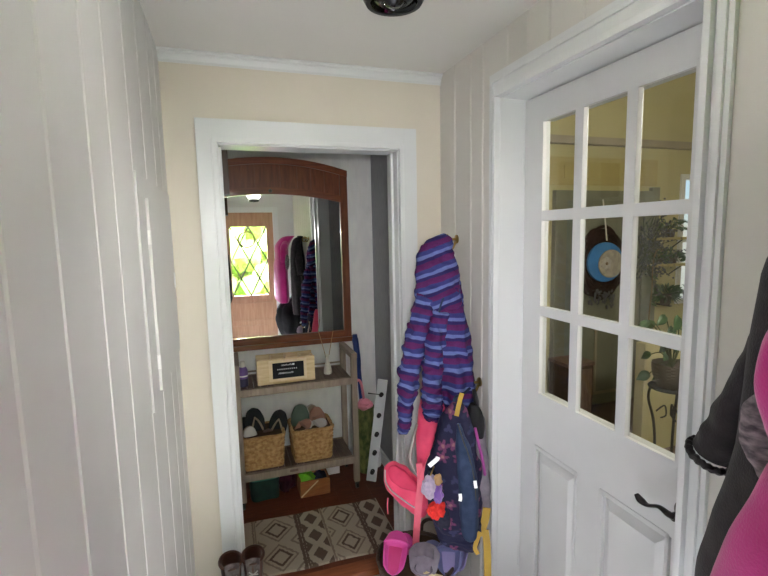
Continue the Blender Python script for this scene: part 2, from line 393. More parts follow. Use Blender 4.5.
# crown and casings
b = B(); prof = [(0, 0), (0, -.044), (-.008, -.046), (-.009, -.036), (-.018, -.020), (-.023, -.018), (-.024, -.010), (-.032, -.008), (-.032, 0)]
lo = [b.bm.verts.new((0, p[0], H+p[1])) for p in prof]; hi = [b.bm.verts.new((W, p[0], H+p[1])) for p in prof]
for i in range(len(prof)): b.bm.faces.new((lo[i], lo[(i+1) % len(prof)], hi[(i+1) % len(prof)], hi[i]))
b.bm.faces.new(lo); b.bm.faces.new(hi[::-1])
struct('trim_2', b, 'trim', smooth=False)
b = B(); cw = .081
b.box(XL-cw, XL-.022, -.02, 0, -.03, ZO+.095, .003).box(XR+.022, XR+cw+.006, -.02, 0, -.03, ZO+.095, .003).box(XL-.0225, XR+.0225, -.0199, 0, ZO+.022, ZO+.095, .003)
b.box(XL-.022, XL, -.029, 0, -.03, ZO+.022, .006).box(XR, XR+.022, -.029, 0, -.03, ZO+.022, .006).box(XL-.02, XR+.02, -.0289, 0, ZO, ZO+.022, .006)
b.box(XL-.002, XL+.004, -.004, T+.004, -.03, ZO).box(XR-.004, XR+.002, -.004, T+.004, -.03, ZO).box(XL, XR, -.004, T+.004, ZO-.004, ZO+.002)
b.box(XR, XR+.1, T, T+.03, 0, ZO+.1, .003).box(XL-.1, XL, T, T+.03, 0, ZO+.1, .003).box(XL, XR, T, T+.0299, ZO, ZO+.1, .003)
b.box(XR-.016, XR-.004, .05, .085, 0, ZO-.005, .002).box(XL+.004, XL+.016, .05, .085, 0, ZO-.005, .002)
struct('trim_3', b, 'trim')
XD = 1.304
b = B()
b.box(W-.012, W, -.505, -.457, -.03, 2.232, .003).box(W-.012, W, -1.374, -1.33, -.03, 2.232, .003).box(W-.0119, W, -1.3305, -.5045, 2.16, 2.232, .003)
b.box(W-.020, W-.01, -1.362, -1.345, -.03, 2.215, .004).box(W-.020, W-.01, -.487, -.47, -.03, 2.215, .004).box(W-.0199, W-.01, -1.35, -.485, 2.198, 2.2149, .004)
b.box(W-.028, W, -.520, -.503, -.03, 2.145, .004).box(W-.028, W, -1.335, -1.318, -.03, 2.145, .004).box(W-.0279, W, -1.32, -.518, 2.14, 2.162, .004)
b.box(W-.004, XD+.05, DY0-.004, DY0+.002, -.03, DZ).box(W-.004, XD+.05, DY1-.002, DY1+.004, -.03, DZ).box(W-.004, XD+.05, DY1, DY0, DZ-.004, DZ+.002)
struct('trim_4', b, 'trim')
struct('trim_5', B().box(W-.02, XD+.05, DY1, DY0, -.03, .02, .004), 'threshold')

# glazed side door
dr = bpy.data.objects.new('door_1', None); COL.objects.link(dr); dr.location = (XD, -.915, .02); dr['kind'] = 'structure'; ROOT['door_1'] = Vector(dr.location)
yl, yr = -.524, -1.323; x0, x1 = XD, XD+.044
cols = [(-.630, -.792), (-.830, -1.0), (-1.038, -1.207)]; rows_ = [(1.035, 1.335), (1.372, 1.685), (1.722, 2.035)]
b = B(); b.box(x0, x1, -.612, yl, .022, 2.13).box(x0, x0+.0155, -.630, -.612, .82, 2.13).box(x0, x1, yr, -1.207, .022, 2.13).box(x0, x1, -1.207, -.630, 2.037, 2.13).box(x0, x1, -1.207, -.630, .82, 1.033)
b.box(x0, x1, -.95, -.845, .022, .82).box(x0, x1, -.845, -.612, .022, .18).box(x0, x1, -1.2, -.95, .022, .18).box(x0+.012, x1-.012, -1.2, -.63, .17, .83)
b.build('leaf', 'door', dr, smooth=False)
for ya, yb in ((-.612, -.845), (-.95, -1.2)):
    b = B(); b.box(x0-.002, x0+.014, yb, ya, .81, .826, .003).box(x0-.002, x0+.014, ya-.012, ya, .17, .826, .003).box(x0-.002, x0+.014, yb, yb+.012, .17, .826, .003)
    r0 = [Vector((x0+.012, y, z)) for y, z in ((ya-.016, .80), (yb+.016, .80), (yb+.016, .19), (ya-.016, .19))]
    r1 = [Vector((x0-.001, y, z)) for y, z in ((ya-.042, .772), (yb+.042, .772), (yb+.042, .22), (ya-.042, .22))]
    b.loft([r0, r1]); b.build('raised_panel', 'door', dr, smooth=False)
b = B()
for y in (-.811, -1.019): b.box(x0-.001, x0+.02, y-.019, y+.019, 1.02, 2.045, .004)
for z in (1.3535, 1.7035): b.box(x0-.0005, x0+.0195, -1.205, -.63, z-.0185, z+.0185, .004)
b.box(x0-.0015, x0+.0165, -.6308, -.618, 1.02, 2.05, .0012).box(x0-.0015, x0+.012, -1.22, -1.205, 1.02, 2.05, .0015).box(x0-.0014, x0+.012, -1.21, -.62, 2.035, 2.052, .0015).box(x0-.0014, x0+.012, -1.21, -.62, 1.018, 1.036, .0015)
b.build('muntins', 'door', dr)
for ya, yb in cols:
    for za, zb in rows_: B().box(x0+.011, x0+.015, yb-.002, ya+.002, za-.002, zb+.002).build('pane', 'glass', dr, smooth=False)
b = B(); hy, hz = -1.243, .912
b.lathe([(.0, 0), (.031, 0), (.031, .004), (.026, .009), (.012, .012), (.011, .045), (.0, .047)], (x0, hy, hz), axis=(-1, 0, 0))
b.tube([(x0-.04, hy, hz), (x0-.046, hy+.012, hz+.002), (x0-.047, hy+.04, hz+.006), (x0-.046, hy+.075, hz-.010), (x0-.045, hy+.098, hz-.009), (x0-.044, hy+.114, hz+.0)], [.013, .012, .0085, .009, .013, .008], 12, 30, flat=.6)
b.build('handle', 'bronze', dr)
for z in (.3, 1.1, 1.9): B().tube([(x0-.006, -.5185, z-.045), (x0-.006, -.5185, z+.045)], .006, 10).build('hinge', 'brass' if 0 else 'trim', dr)

# front wall and front door behind the camera, seen in the mirror
FX0, FX1 = .13, .893
struct('wall_front', B().box(-.1, FX0, YF-.1, YF, -.05, H+.05).box(FX1, W+.1, YF-.1, YF, -.05, H+.05).box(FX0, FX1, YF-.1, YF, 2.08, H+.05), 'side', smooth=False)
struct('trim_6', B().box(FX0-.075, FX0, YF, YF+.02, -.03, 2.155, .004).box(FX1, FX1+.075, YF, YF+.02, -.03, 2.155, .004).box(FX0, FX1, YF, YF+.0199, 2.08, 2.155, .004), 'trim')
fd = bpy.data.objects.new('door_2', None); COL.objects.link(fd); fd.location = (.51, YF-.03, -.03); fd['kind'] = 'structure'; ROOT['door_2'] = Vector(fd.location)
wx0, wx1, wz0, wz1 = .267, .79, .85, 1.872; ya, yb = YF-.05, YF-.006
b = B(); b.box(FX0+.003, wx0, ya, yb, -.027, 2.077).box(wx1, FX1-.003, ya, yb, -.027, 2.077).box(wx0, wx1, ya, yb, wz1, 2.077).box(wx0, wx1, ya, yb, -.027, wz0)
b.build('leaf', 'frontdoor', fd, smooth=False)
for za, zb in ((.12, .40), (.46, .74)):
    b = B(); 
    for p in ((.22, .84, za, za+.018), (.22, .84, zb-.018, zb), (.22, .238, za, zb), (.822, .84, za, zb)): b.box(p[0], p[1], yb-.002, yb+.008, p[2], p[3], .003)
    b.build('panel_moulding', 'frontdoor', fd)
B().box(wx0-.002, wx1+.002, ya+.02, ya+.024, wz0-.002, wz1+.002).build('pane', 'frontglass', fd, smooth=False)
b = B(); hw = (wx1-wx0)/2; hh = (wz1-wz0)/2; yy = ya+.03
for k in range(-3, 5):
    for sg in (1, -1):
        xa = wx0+k*hw; pts = []
        # clip the slanted came to the window
        slope = sg*hh/(hw/1.0)
        za_ = wz1 if sg < 0 else wz0
        t0 = max(wx0, xa); t1 = min(wx1, xa+2*hw)
        if t1 > t0: b.bar((t0, yy, za_+slope*(t0-xa)), (t1, yy, za_+slope*(t1-xa)), .020, .016, up=(0, 1, 0))
b.build('lead_lattice', 'lead', fd, smooth=False)
b = B(); b.lathe([(0, 0), (.028, 0), (.028, .006), (.012, .01), (.012, .03), (.026, .045), (.028, .06), (.018, .072), (0, .074)], (.19, yb, .95), axis=(0, 1, 0)); b.build('knob', 'brass', fd)
b = B()
for q in range(5):
    b.tube([(.5+(.115+.008*math.sin(q*2+a*.7))*math.cos(a*PI/8), yb+.02+.006*math.cos(q+a), 1.68+(.115+.008*math.cos(q*3+a))*math.sin(a*PI/8)) for a in range(17)], .006, 6, 48)
tag(settle(b.build('twig_wreath', 'twiglight')), 'thin tan twig ring hanging on the leaded front door, seen in the mirror', 'wreath')

# garden seen through the front door
tag(settle(B().box(-9, 9, -14, YF-.15, -.3, -.2).build('lawn', 'lawn', smooth=False)), 'green lawn in front of the house beyond the front door', 'grass', kind='structure')
for k, (x, y, r) in enumerate(((-2.1, -6.0, 1.0), (.62, -6.3, 1.15), (3.4, -6.0, 1.05))):
    b = B()
    for q in range(60):
        a, c = random.uniform(0, 2*PI), random.uniform(-.75, 1)
        e = math.sqrt(max(0, 1-c*c)); b.ball((x+r*e*math.cos(a)*.8, y+r*.6*e*math.sin(a), 1.15+r*1.05*c), random.uniform(.28, .45), 2, wob=.5, ws=10)
    b.ball((x, y, 1.1), r, 3, (.85, .6, 1.05))
    tag(settle(b.wrinkle(.12, 9, k).build('garden_shrub', 'hedge')), 'sunlit leafy shrub outside, glimpsed through the leaded window in the mirror', 'shrub', 'shrubs outside the front door')

# ------------------------------------------------------------------ access panel on the left wall
t = thing('access_panel', 'white flat metal access panel with a hinged door on the left panelled wall', 'panel', (0, -.4, 1.19))
B().box(.0, .005, -.745, -.012, 1.19, 1.822, .0015).build('back_plate', 'side', t)
dr2 = B().box(.005, .013, -.63, -.085, 1.215, 1.762, .002).build('panel_door', 'side', t)
for z in (1.30, 1.655): B().tube([(.010, -.634, z-.02), (.010, -.634, z+.02)], .005, 10).build('hinge', 'white', t)
B().box(.013, .017, -.13, -.11, 1.46, 1.52, .001).build('latch', 'trim', dr2)

# ------------------------------------------------------------------ ceiling light
LC = Vector((.53, -1.215, 0))
t = thing('ceiling_light', 'round glass and dark metal light fixture hanging from the hall ceiling', 'light', (LC.x, LC.y, H))
B().lathe([(.0, H), (.075, H), (.075, H-.02), (.045, H-.035), (.04, H-.11), (.05, H-.125)], LC).build('canopy', 'white', t)
B().lathe([(.05, 2.255), (.088, 2.245), (.097, 2.21), (.097, 2.185), (.088, 2.15), (.06, 2.108), (.046, 2.10)], LC).build('glass_bowl', 'bowl', t)
B().lathe([(0, 2.102), (.047, 2.104), (.052, 2.098), (.0535, 2.088), (.050, 2.079), (.044, 2.077), (.040, 2.083), (.036, 2.079), (.024, 2.074), (.021, 2.077), (.012, 2.070), (0, 2.068)], LC, 40).build('metal_cap', 'chrome', t)
B().lathe([(.0515, 2.101), (.057, 2.094), (.0575, 2.084), (.052, 2.0745), (.044, 2.0745), (.045, 2.092)], LC, 40).build('cap_rim', 'black', t)

# ------------------------------------------------------------------ mirror
t = thing('wall_mirror', 'tall arched mirror in a red-brown panelled wood frame above the shoe shelf', 'mirror', (.508, 1.09, .90))
tilt = math.radians(.6)
TM = Matrix.Translation((.6, 1.098, .90)) @ Matrix.Rotation(-tilt, 4, 'X') @ Matrix.Translation((-.6, -1.098, -.90))
mx0, mx1 = .004, 1.012
def arc(x, zm, ze): return zm-(zm-ze)*((x-.508)/.47)**2
def mb(b, n, m, p=None, **k): return b.xf(TM).build(n, m, p or t, **k)
mb(B().box(mx0+.04, mx1-.04, 1.078, 1.086, .96, 1.95), 'mirror_glass', 'mirror', smooth=False)
mb(B().box(mx0, mx0+.052, 1.062, 1.10, .93, 2.078, .006), 'stile', 'mirrorwood'); mb(B().box(mx1-.052, mx1, 1.062, 1.10, .93, 2.078, .006), 'stile', 'mirrorwood')
mb(B().box(mx0-.01, mx1+.012, 1.045, 1.10, .905, .938, .006).box(mx0+.045, mx1-.05, 1.062, 1.1, .935, .985, .006), 'bottom_rail', 'mirrorwood_h')
def arch_band(f_lo, f_hi, y0, y1, xa, xb, n=24):
    b = B(); rings = []
    for i in range(n+1):
        x = xa+(xb-xa)*i/n; rings.append([Vector((x, y0, f_lo(x))), Vector((x, y0, f_hi(x))), Vector((x, y1, f_hi(x))), Vector((x, y1, f_lo(x)))])
    return b.loft(rings)
lo_f = lambda x: arc(x, 1.918, 1.862); hi_f = lambda x: arc(x, 2.152, 2.085)
mb(arch_band(lo_f, hi_f, 1.074, 1.10, mx0+.03, mx1-.03), 'arch_panel', 'mirrorwood')
mb(arch_band(lo_f, lambda x: lo_f(x)+.042, 1.060, 1.1, mx0+.046, mx1-.05), 'arch_rail', 'mirrorwood_h')
mb(arch_band(lambda x: hi_f(x)-.042, hi_f, 1.058, 1.1, mx0, mx1), 'arch_rail', 'mirrorwood_h')
for x in (.16, .25, .33, .41, .57, .68, .77, .86):
    mb(B().box(x-.003, x+.003, 1.070, 1.08, lo_f(x)+.03, hi_f(x)-.03), 'bead', 'mirrorwood', smooth=False)
mb(B().lathe([(0, 0), (.012, .002), (.009, .01), (0, .012)], (.50, 1.062, lo_f(.5)+.02), 12, axis=(0, -1, 0)), 'rosette', 'darkwood')

# dark wood box in the upper left corner of the little room
t = thing('wooden_box', 'dark brown wooden box fixed high at the left edge of the doorway', 'box', (.2, .22, 1.86))
B().box(.202, .238, .151, .26, 1.838, 2.055, .003).build('case', 'darkwood', t)
B().box(.202, .24, .149, .262, 2.045, 2.06, .002).build('lid', 'darkwood', t)

# ------------------------------------------------------------------ shoe shelf
t = thing('shoe_shelf', 'brown slatted two-tier wooden shelf on casters under the arched mirror', 'shelf', (.58, .88, 0))
sx0, sx1, sy0, sy1 = .205, .915, .715, 1.045
for x, y in ((sx0, sy0), (sx1, sy0), (sx0, sy1-.035), (sx1, sy1-.035)):
    lg = B().box(x, x+.036, y, y+.036, .05, .895, .003).build('leg', 'shelfwood', t)
    B().tube([(x+.010, y+.018, .022), (x+.026, y+.018, .022)], .021, 16).box(x+.006, x+.030, y+.006, y+.03, .035, .052).build('caster', 'black', lg)
for x in (sx0, sx1):
    B().box(x-.001, x+.037, sy0-.004, sy1+.004, .872, .905, .004).build('top_rail', 'shelfwood', t)
for z in (.705, .178):
    B().box(sx0+.03, sx1+.005, sy0+.002, sy0+.03, z, z+.045, .003).box(sx0+.03, sx1+.005, sy1-.03, sy1-.004, z, z+.045, .003).build('shelf_rail', 'shelfwood', t)
    b = B(); n = 17; w = (sx1-sx0-.036)/n
    for i in range(n): b.box(sx0+.036+i*w+.0015, sx0+.036+(i+1)*w-.0015, sy0+.028, sy1-.028, z+.028, z+.044, .002, 1)
    b.build('slats', 'slat', t)
B().box(sx0+.03, sx1+.005, sy1-.015, sy1-.003, .765, .775, .002).build('back_bar', 'shelfwood', t)
B().box(.505, .555, sy0-.001, sy0+.003, .197, .211).build('maker_plate', 'slat', t)
ZT, ZB = .75, .223

# caddy with chalkboard
t = thing('wooden_caddy', 'pale pine divided caddy with a black chalkboard front on the top shelf', 'caddy', (.517, .84, ZT))
c0, c1, y0, y1, z1 = .343, .692, .765, .895, .905
b = B(); b.box(c0, c1, y0, y0+.01, ZT, z1, .002).box(c0, c1, y1-.01, y1, ZT, z1+.005, .002).box(c0, c0+.01, y0+.01, y1-.01, ZT, z1-.01).box(c1-.01, c1, y0+.01, y1-.01, ZT, z1-.01).box(c0+.01, c1-.01, y0+.01, y1-.01, ZT, ZT+.01)
b.build('caddy_body', 'pale', t)
for x in (.43, .518, .605): B().box(x-.004, x+.004, y0+.01, y1-.01, ZT+.01, z1+.008).build('divider', 'pale', t)
fr = B().box(.412, .64, y0-.006, y0, .768, .898, .002).build('label_frame', 'paleframe', t)
lb = B().box(.433, .622, y0-.009, y0-.006, .785, .882, .001).build('chalkboard_label', 'chalk', fr)
b = B(); random.seed(9)
for r_, (zz, xa, xb, st) in enumerate(((.862, .487, .553, .0085), (.838, .462, .585, .0125), (.812, .468, .555, .009))):
    x = xa
    while x < xb:
        h = random.uniform(.006, .012)
        if r_ == 1: b.box(x, x+.005, y0-.0098, y0-.009, zz, zz+.007)
        else:
            b.bar((x, y0-.0094, zz), (x+.005, y0-.0094, zz+h), .0018, .0012, up=(0, 1, 0)); b.bar((x+.005, y0-.0094, zz+h), (x+.008, y0-.0094, zz+.002), .0018, .0012, up=(0, 1, 0))
        x += st
b.box(.553, .565, y0-.0098, y0-.009, .862, .873)
b.build('chalk_lettering', 'chalkwhite', t, smooth=False)
random.seed(5)
t = thing('reed_diffuser', 'small white bottle with two rattan reeds at the right end of the top shelf', 'diffuser', (.792, .86, ZT))
B().lathe([(0, 0), (.024, 0), (.027, .006), (.026, .03), (.018, .06), (.010, .085), (.010, .115), (.013, .12), (.013, .126), (.007, .127), (.007, .11), (0, .11)], (.792, .86, ZT)).build('bottle', 'bone', t)
for dx, dy in ((-.048, .03), (.042, -.01)): B().tube([(.792-dx*.1, .86, ZT+.05), (.792+dx, .86+dy, ZT+.285)], .0022, 6).build('reed', 'reed', t)
t = thing('hand_lotion_bottle', 'small dark bottle with purple label at the left end of the top shelf', 'bottle', (.257, .81, ZT))
B().lathe([(0, 0), (.026, 0), (.029, .005), (.029, .05), (.027, .055)], (.262, .80, ZT)).build('bottle_base', 'bottledark', t)
B().lathe([(.0285, .05), (.0295, .052), (.0285, .1), (.02, .118), (.012, .122)], (.262, .80, ZT)).build('label_band', 'bottleblue', t)
B().lathe([(.0288, .062), (.0298, .064), (.0298, .07), (.0288, .072)], (.262, .80, ZT)).build('label_stripe', 'white', t)
B().lathe([(.014, .118), (.016, .12), (.016, .15), (.013, .155), (0, .156)], (.262, .80, ZT)).build('cap', 'whitecanvas', t)

# ------------------------------------------------------------------ seagrass baskets
def basket(name, label, x0, x1, y0, y1, z0, h, group):
    t = thing(name, label, 'basket', ((x0+x1)/2, (y0+y1)/2, z0), group)
    cx, cy = (x0+x1)/2, (y0+y1)/2; a, c = (x1-x0)/2, (y1-y0)/2
    nz, ns = 40, 160; rings = []
    def pt(s, off, z):
        th = 2*PI*s/ns; e = .22
        return Vector((cx+(a+off)*spow(math.cos(th), e), cy+(c+off)*spow(math.sin(th), e), z))
    per = [0]
    for j in range(ns): per.append(per[-1]+(pt(j+1, 0, 0)-pt(j, 0, 0)).length)
    for i in range(nz+1):
        z = z0+h*i/nz; ring = []
        for j in range(ns):
            u = per[j]/.032; v = i/nz*h/.021
            k = math.sin(PI*v)**2; d = .004*k*(.5+.9*abs(math.sin(PI*(u+.5*math.floor(v)))))+.002*noise.noise(Vector((u*1.7, v*1.7, cx)))
            ring.append(pt(j, d-.004-.012*(1-i/nz), z))
        rings.append(ring)
    B().loft(rings, cap=False).build('woven_side', 'seagrass', t)
    rings = [[pt(j, -.016, z0+h*f) for j in range(0, ns, 4)] for f in (1, .75, .4, .06)]
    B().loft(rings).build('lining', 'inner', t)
    B().tube([pt(j, -.006+.002*math.sin(j*1.3), z0+h) for j in range(0, ns+1, 2)], .010, 8, 320, wob=.4).build('rim', 'seagrass', t)
    return t
basket('seagrass_basket', 'square woven seagrass basket of dark sandals at the left of the lower shelf', .228, .492, .745, .99, ZB, .205, 'seagrass baskets on the lower shelf')
basket('seagrass_basket', 'square woven seagrass basket of pastel shoes at the right of the lower shelf', .53, .80, .745, .99, ZB, .205, 'seagrass baskets on the lower shelf')

# ------------------------------------------------------------------ footwear
def shoe_w(t, L, w):                  # half width of a sole along its length, t=0 heel
    return w*(.36+.16*math.sin(PI*min(1, t*1.15))+.12*math.exp(-((t-.72)/.2)**2))*(math.sqrt(max(0, 1-(1-t/.2)**2)) if t < .2 else 1)*(1 if t < .86 else math.sqrt(max(0, 1-((t-.86)/.14)**2))+.02)
def outline(L, w, z, n=22, grow=0):
    ts = [.002+.996*i/n for i in range(n+1)]
    l = [Vector((-(shoe_w(q, L, w)+grow), q*L, z)) for q in ts]; r = [Vector((shoe_w(q, L, w)+grow, q*L, z)) for q in reversed(ts)]
    return l+r
def place(loc, rot):                  # local x across, y heel->toe, z up
    return Matrix.Translation(loc) @ rot.to_4x4()
def frame(yd, zd):
    y = Vector(yd).normalized(); z = Vector(zd); z = (z-y*z.dot(y)).normalized(); x = y.cross(z)
    return Matrix(((x.x, y.x, z.x), (x.y, y.y, z.y), (x.z, y.z, z.z)))
def sandal(name, label, loc, yd, zd, sole, bed, strap, L=.22, w=.085, group=None, vee=True):
    m = place(loc, frame(yd, zd)); t = thing(name, label, 'sandal', loc, group)
    B().loft([outline(L, w, z, grow=g) for z, g in ((0, -.004), (.003, 0), (.016, 0), (.018, -.003))]).xf(m).build('sole', sole, t)
    B().loft([outline(L, w, z, grow=-.007) for z in (.017, .0205)]).xf(m).build('footbed', bed, t)
    if vee:
        b = B()
        for sx in (-1, 1): b.ribbon([(0, .76*L, .02), (sx*.016, .66*L, .04), (sx*.036, .45*L, .03), (sx*.04, .36*L, .012)], .012, .004, side=(0, 1, .3))
        b.xf(m).build('strap', strap, t)
    else:
        for y in (.6, .72): B().ribbon([(-.04, y*L, .012), (-.03, y*L, .04), (0, (y+.02)*L, .052), (.03, y*L, .04), (.04, y*L, .012)], .022, .004, side=(0, 1, 0)).xf(m).build('strap', strap, t)
        B().ribbon([(-.032, .3*L, .012), (-.033, .1*L, .05), (0, -.0*L, .055), (.033, .1*L, .05), (.032, .3*L, .012)], .014, .004, side=(0, 0, 1)).xf(m).build('heel_strap', strap, t)
    return t
def clog(name, label, loc, yd, zd, outer, inside, L=.17, w=.085, h=.055, opening=.56, cat='clog', holes=True, group=None, sole=None):
    m = place(loc, frame(yd, zd)); t = thing(name, label, cat, loc, group)
    n = 26; rings = []; inner = []
    for i in range(n+1):
        q = .004+.992*i/n; hw = shoe_w(q, L, w); y = q*L
        hh = h*(.8+.35*math.sin(PI*min(1, q*1.2)))*(1 if q < .6 else 1-.62*((q-.6)/.4)**1.5)
        op = 1 if q < opening else max(0, 1-(q-opening)/.07)
        ring = [Vector((-hw*.95, y, 0)), Vector((hw*.95, y, 0)), Vector((hw*1.06, y, hh*.35)), Vector((hw*.98, y, hh*.78))]
        for k in range(1, 8):
            a = k/8; xx = math.cos(PI*a)*-1
            top = hh*(.78+.30*math.sin(PI*a)); fl = .012
            zt = top*(1-op)+op*(fl if .13 < a < .87 else hh*.8); ring.append(Vector((hw*(.98 if op < .5 or not .13 < a < .87 else .86)*-xx, y, zt)))
        ring += [Vector((-hw*.98, y, hh*.78)), Vector((-hw*1.06, y, hh*.35))]
        rings.append(ring)
    B().loft(rings).xf(m).build('shell', outer, t, sub=1)
    B().loft([[Vector((p.x*.78, p.y*.98+.003, z)) for p in outline(L*opening*1.1, w*1.12, 0)] for z in (.009, .0155)]).xf(m).build('footbed', inside, t)
    b = B()
    for sg in (-1, 1):
        b.tube([(sg*shoe_w(q, L, w)*.97, q*L, h*(.8+.35*math.sin(PI*min(1, q*1.2)))*.82) for q in (.03, .15, .3, .45, opening+.02)], .004, 8, 20)
    b.tube([(shoe_w(opening+.03, L, w)*math.cos(a), (opening+.03)*L+.012*math.sin(a), h*(.85+.3*math.sin(a))) for a in [PI*k/8 for k in range(9)]], .004, 8, 20)
    b.xf(m).build('collar', outer, t)
    if sole: B().loft([outline(L, w, z, grow=.003) for z in (-.006, .008)]).xf(m).build('sole', sole, t)
    return t
G1 = 'shoes in the left seagrass basket'; G2 = 'shoes in the right seagrass basket'
sandal('sandal', 'tall black sandal with a taupe strap standing at the left basket\'s middle', (.335, .86, ZB+.10), (-.12, .25, 1), (.25, -1, .2), 'blacksole', 'blacksole', 'tanstrap', .25, .105, G1)
sandal('sandal', 'black sandal with taupe strap leaning at the right side of the left basket', (.43, .85, ZB+.08), (.22, .2, 1), (-.2, -1, .15), 'blacksole', 'blacksole', 'tanstrap', .245, .10, G1)
sandal('sandal', 'black sandal sole tucked at the back of the left basket', (.29, .93, ZB+.06), (-.2, .15, 1), (.5, -1, .1), 'blacksole', 'blacksole', 'tanstrap', .22, .09, G1)
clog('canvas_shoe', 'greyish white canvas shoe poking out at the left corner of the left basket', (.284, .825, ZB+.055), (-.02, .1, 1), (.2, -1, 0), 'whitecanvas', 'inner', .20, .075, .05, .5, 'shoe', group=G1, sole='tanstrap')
sandal('sandal', 'brown strappy sandal low at the front of the left basket', (.385, .85, ZB+.03), (.05, .0, 1), (.1, -1, 0), 'slat', 'slat', 'rose', .19, .08, G1, vee=False)
clog('canvas_shoe', 'sage green slip-on standing tallest in the right basket', (.60, .90, ZB+.09), (.06, .12, 1), (-.2, -1, .1), 'sage', 'sage', .235, .10, .055, .35, 'shoe', group=G2, sole='whitecanvas')
sandal('sandal', 'dusty rose strappy sandal leaning at the right end of the right basket', (.745, .87, ZB+.07), (-.20, .2, 1), (.25, -1, .25), 'rose', 'rose', 'rose', .235, .095, G2, vee=False)
clog('canvas_shoe', 'greyish white child\'s shoe lying across the front of the right basket', (.63, .81, ZB+.14), (.75, .1, .5), (-.3, -.7, .6), 'whitecanvas', 'tanstrap', .16, .07, .045, .55, 'shoe', group=G2, sole='rose')
clog('canvas_shoe', 'rose toddler shoe at the left front of the right basket', (.575, .80, ZB+.15), (.5, .2, .55), (-.5, -.6, .6), 'rose', 'inner', .13, .065, .042, .55, 'shoe', group=G2, sole='whitecanvas')
sandal('sandal', 'pale sandal with white straps leaning at the back of the right basket', (.68, .94, ZB+.07), (.05, .12, 1), (.1, -1, .2), 'whitecanvas', 'tanstrap', 'whitecanvas', .23, .09, G2, vee=False)

# ------------------------------------------------------------------ things on the floor below the shelf
t = thing('storage_bag', 'dark teal green fabric bin under the left half of the shoe shelf', 'bin', (.36, .86, 0))
rg = [[Vector((.355+a*spow(math.cos(u), .4), .865+c*spow(math.sin(u), .4), z)) for u in [2*PI*j/48 for j in range(48)]] for z, a, c in ((.002, .085, .075), (.05, .092, .08), (.10, .088, .08), (.142, .092, .083), (.143, .08, .07), (.06, .075, .065))]
B().loft(rg).wrinkle(.01, 22).build('fabric_body', 'greenbag', t)
B().tube([Vector((.355+.09*spow(math.cos(u), .4), .865+.081*spow(math.sin(u), .4), .142)) for u in [2*PI*j/40 for j in range(41)]], .006, 8, 80).build('rim', 'tealrim', t)
tag(settle(B().ball((.498, .86, .07), .066, 3, (.72, 1, 1.06), .5).wrinkle(.012, 24).build('maroon_bundle', 'maroon')), 'rolled maroon fabric bundle between the green bin and wooden crate', 'bundle')
t = thing('wooden_crate', 'orange-brown wooden crate under the right half of the shoe shelf', 'crate', (.66, .82, 0))
b = B(); x0, x1, y0, y1 = .565, .755, .735, .90
b.box(x0, x1, y0, y0+.01, 0, .105, .002).box(x0, x1, y1-.01, y1, 0, .105, .002).box(x0, x0+.01, y0+.01, y1-.01, 0, .1049).box(x1-.01, x1, y0+.01, y1-.01, 0, .1049).box(x0+.01, x1-.01, y0+.01, y1-.01, 0, .01)
b.build('crate_body', 'crate', t)
B().bar((x0+.005, y0-.002, .008), (x0+.115, y0-.002, .10), .006, .007, up=(0, 1, 0)).build('diagonal_brace', 'pale', t)
tag(settle(B().ball((.62, .80, .09), .06, 3, (.85, .8, .75), .5).wrinkle(.006, 30).build('lime_toy', 'lime')), 'lime green plastic toy lying in the wooden crate', 'toy')
tag(settle(B().ball((.70, .80, .085), .055, 3, (.8, .8, .8), .5).wrinkle(.008, 40).build('patterned_pouch', 'mesh')), 'dark patterned pouch in the wooden crate beside the lime toy', 'pouch')
tag(settle(B().box(.765, .875, .955, 1.03, .085, .168, .004).box(.77, .87, .96, 1.03, .0, .085).build('white_box', 'white')), 'white box at the back right beneath the shoe shelf', 'box')

# ------------------------------------------------------------------ rug
def rugpat(p):
    cream, brown, mid = (.44, .365, .28), (.135, .092, .07), (.26, .195, .15)
    u = (p.x-.212)/.795; v = (p.y-.095)/.475
    if not (0 < u < 1): return cream
    n = .012*noise.noise(Vector((u*40, v*25, 0))); u += n*.25; v += n
    for c, w in ((.06, .006), (.075, .004), (.365, .011), (.385, .008), (.555, .007), (.815, .011), (.835, .008)):
        if abs(u-c) < w: return brown if c not in (.06, .075, .555) else mid
    for a, c in ((.085, .355), (.57, .805)):                       # lattice panels with nested diamonds
        if a < u < c:
            s = (u-a)/(c-a); 
            vv = (v*2) % 1; d = abs(s-.5)*1.05+abs(vv-.5)
            if .40 < d+.0 < .47: return mid
            if .22 < d < .31: return brown
            if d < .08: return cream
            if .80 < d < .88: return mid
            if d > .98: return brown
            return cream
    for a, c in ((.395, .545), (.845, .99)):                       # solid stacked diamonds and triangles
        if a < u < c:
            s = (u-a)/(c-a); vv = (v*3) % 1; d = abs(s-.5)*1.1+abs(vv-.5)
            if d < .36: return brown
            if d > .74: return brown
            return cream
    return cream
b = B(); nx, ny = 260, 156; vs = []
for j in range(ny+1):
    row = []
    for i in range(nx+1):
        x = .212+.795*i/nx; y = .095+.475*j/ny
        y += .012*(i/nx-.5)*-1; e = min(i, nx-i, j, ny-j)
        row.append(b.bm.verts.new((x, y+.004*math.sin(i*.05), .0085+.0012*math.sin(j*2.0)+(-.005 if e == 0 else 0))))
    vs.append(row)
for j in range(ny):
    for i in range(nx): b.bm.faces.new((vs[j][i], vs[j][i+1], vs[j+1][i+1], vs[j+1][i]))
edge = [vs[0][i] for i in range(nx+1)]+[vs[j][nx] for j in range(1, ny+1)]+[vs[ny][i] for i in range(nx-1, -1, -1)]+[vs[j][0] for j in range(ny-1, 0, -1)]
lowr = [b.bm.verts.new((v.co.x, v.co.y, .0005)) for v in edge]
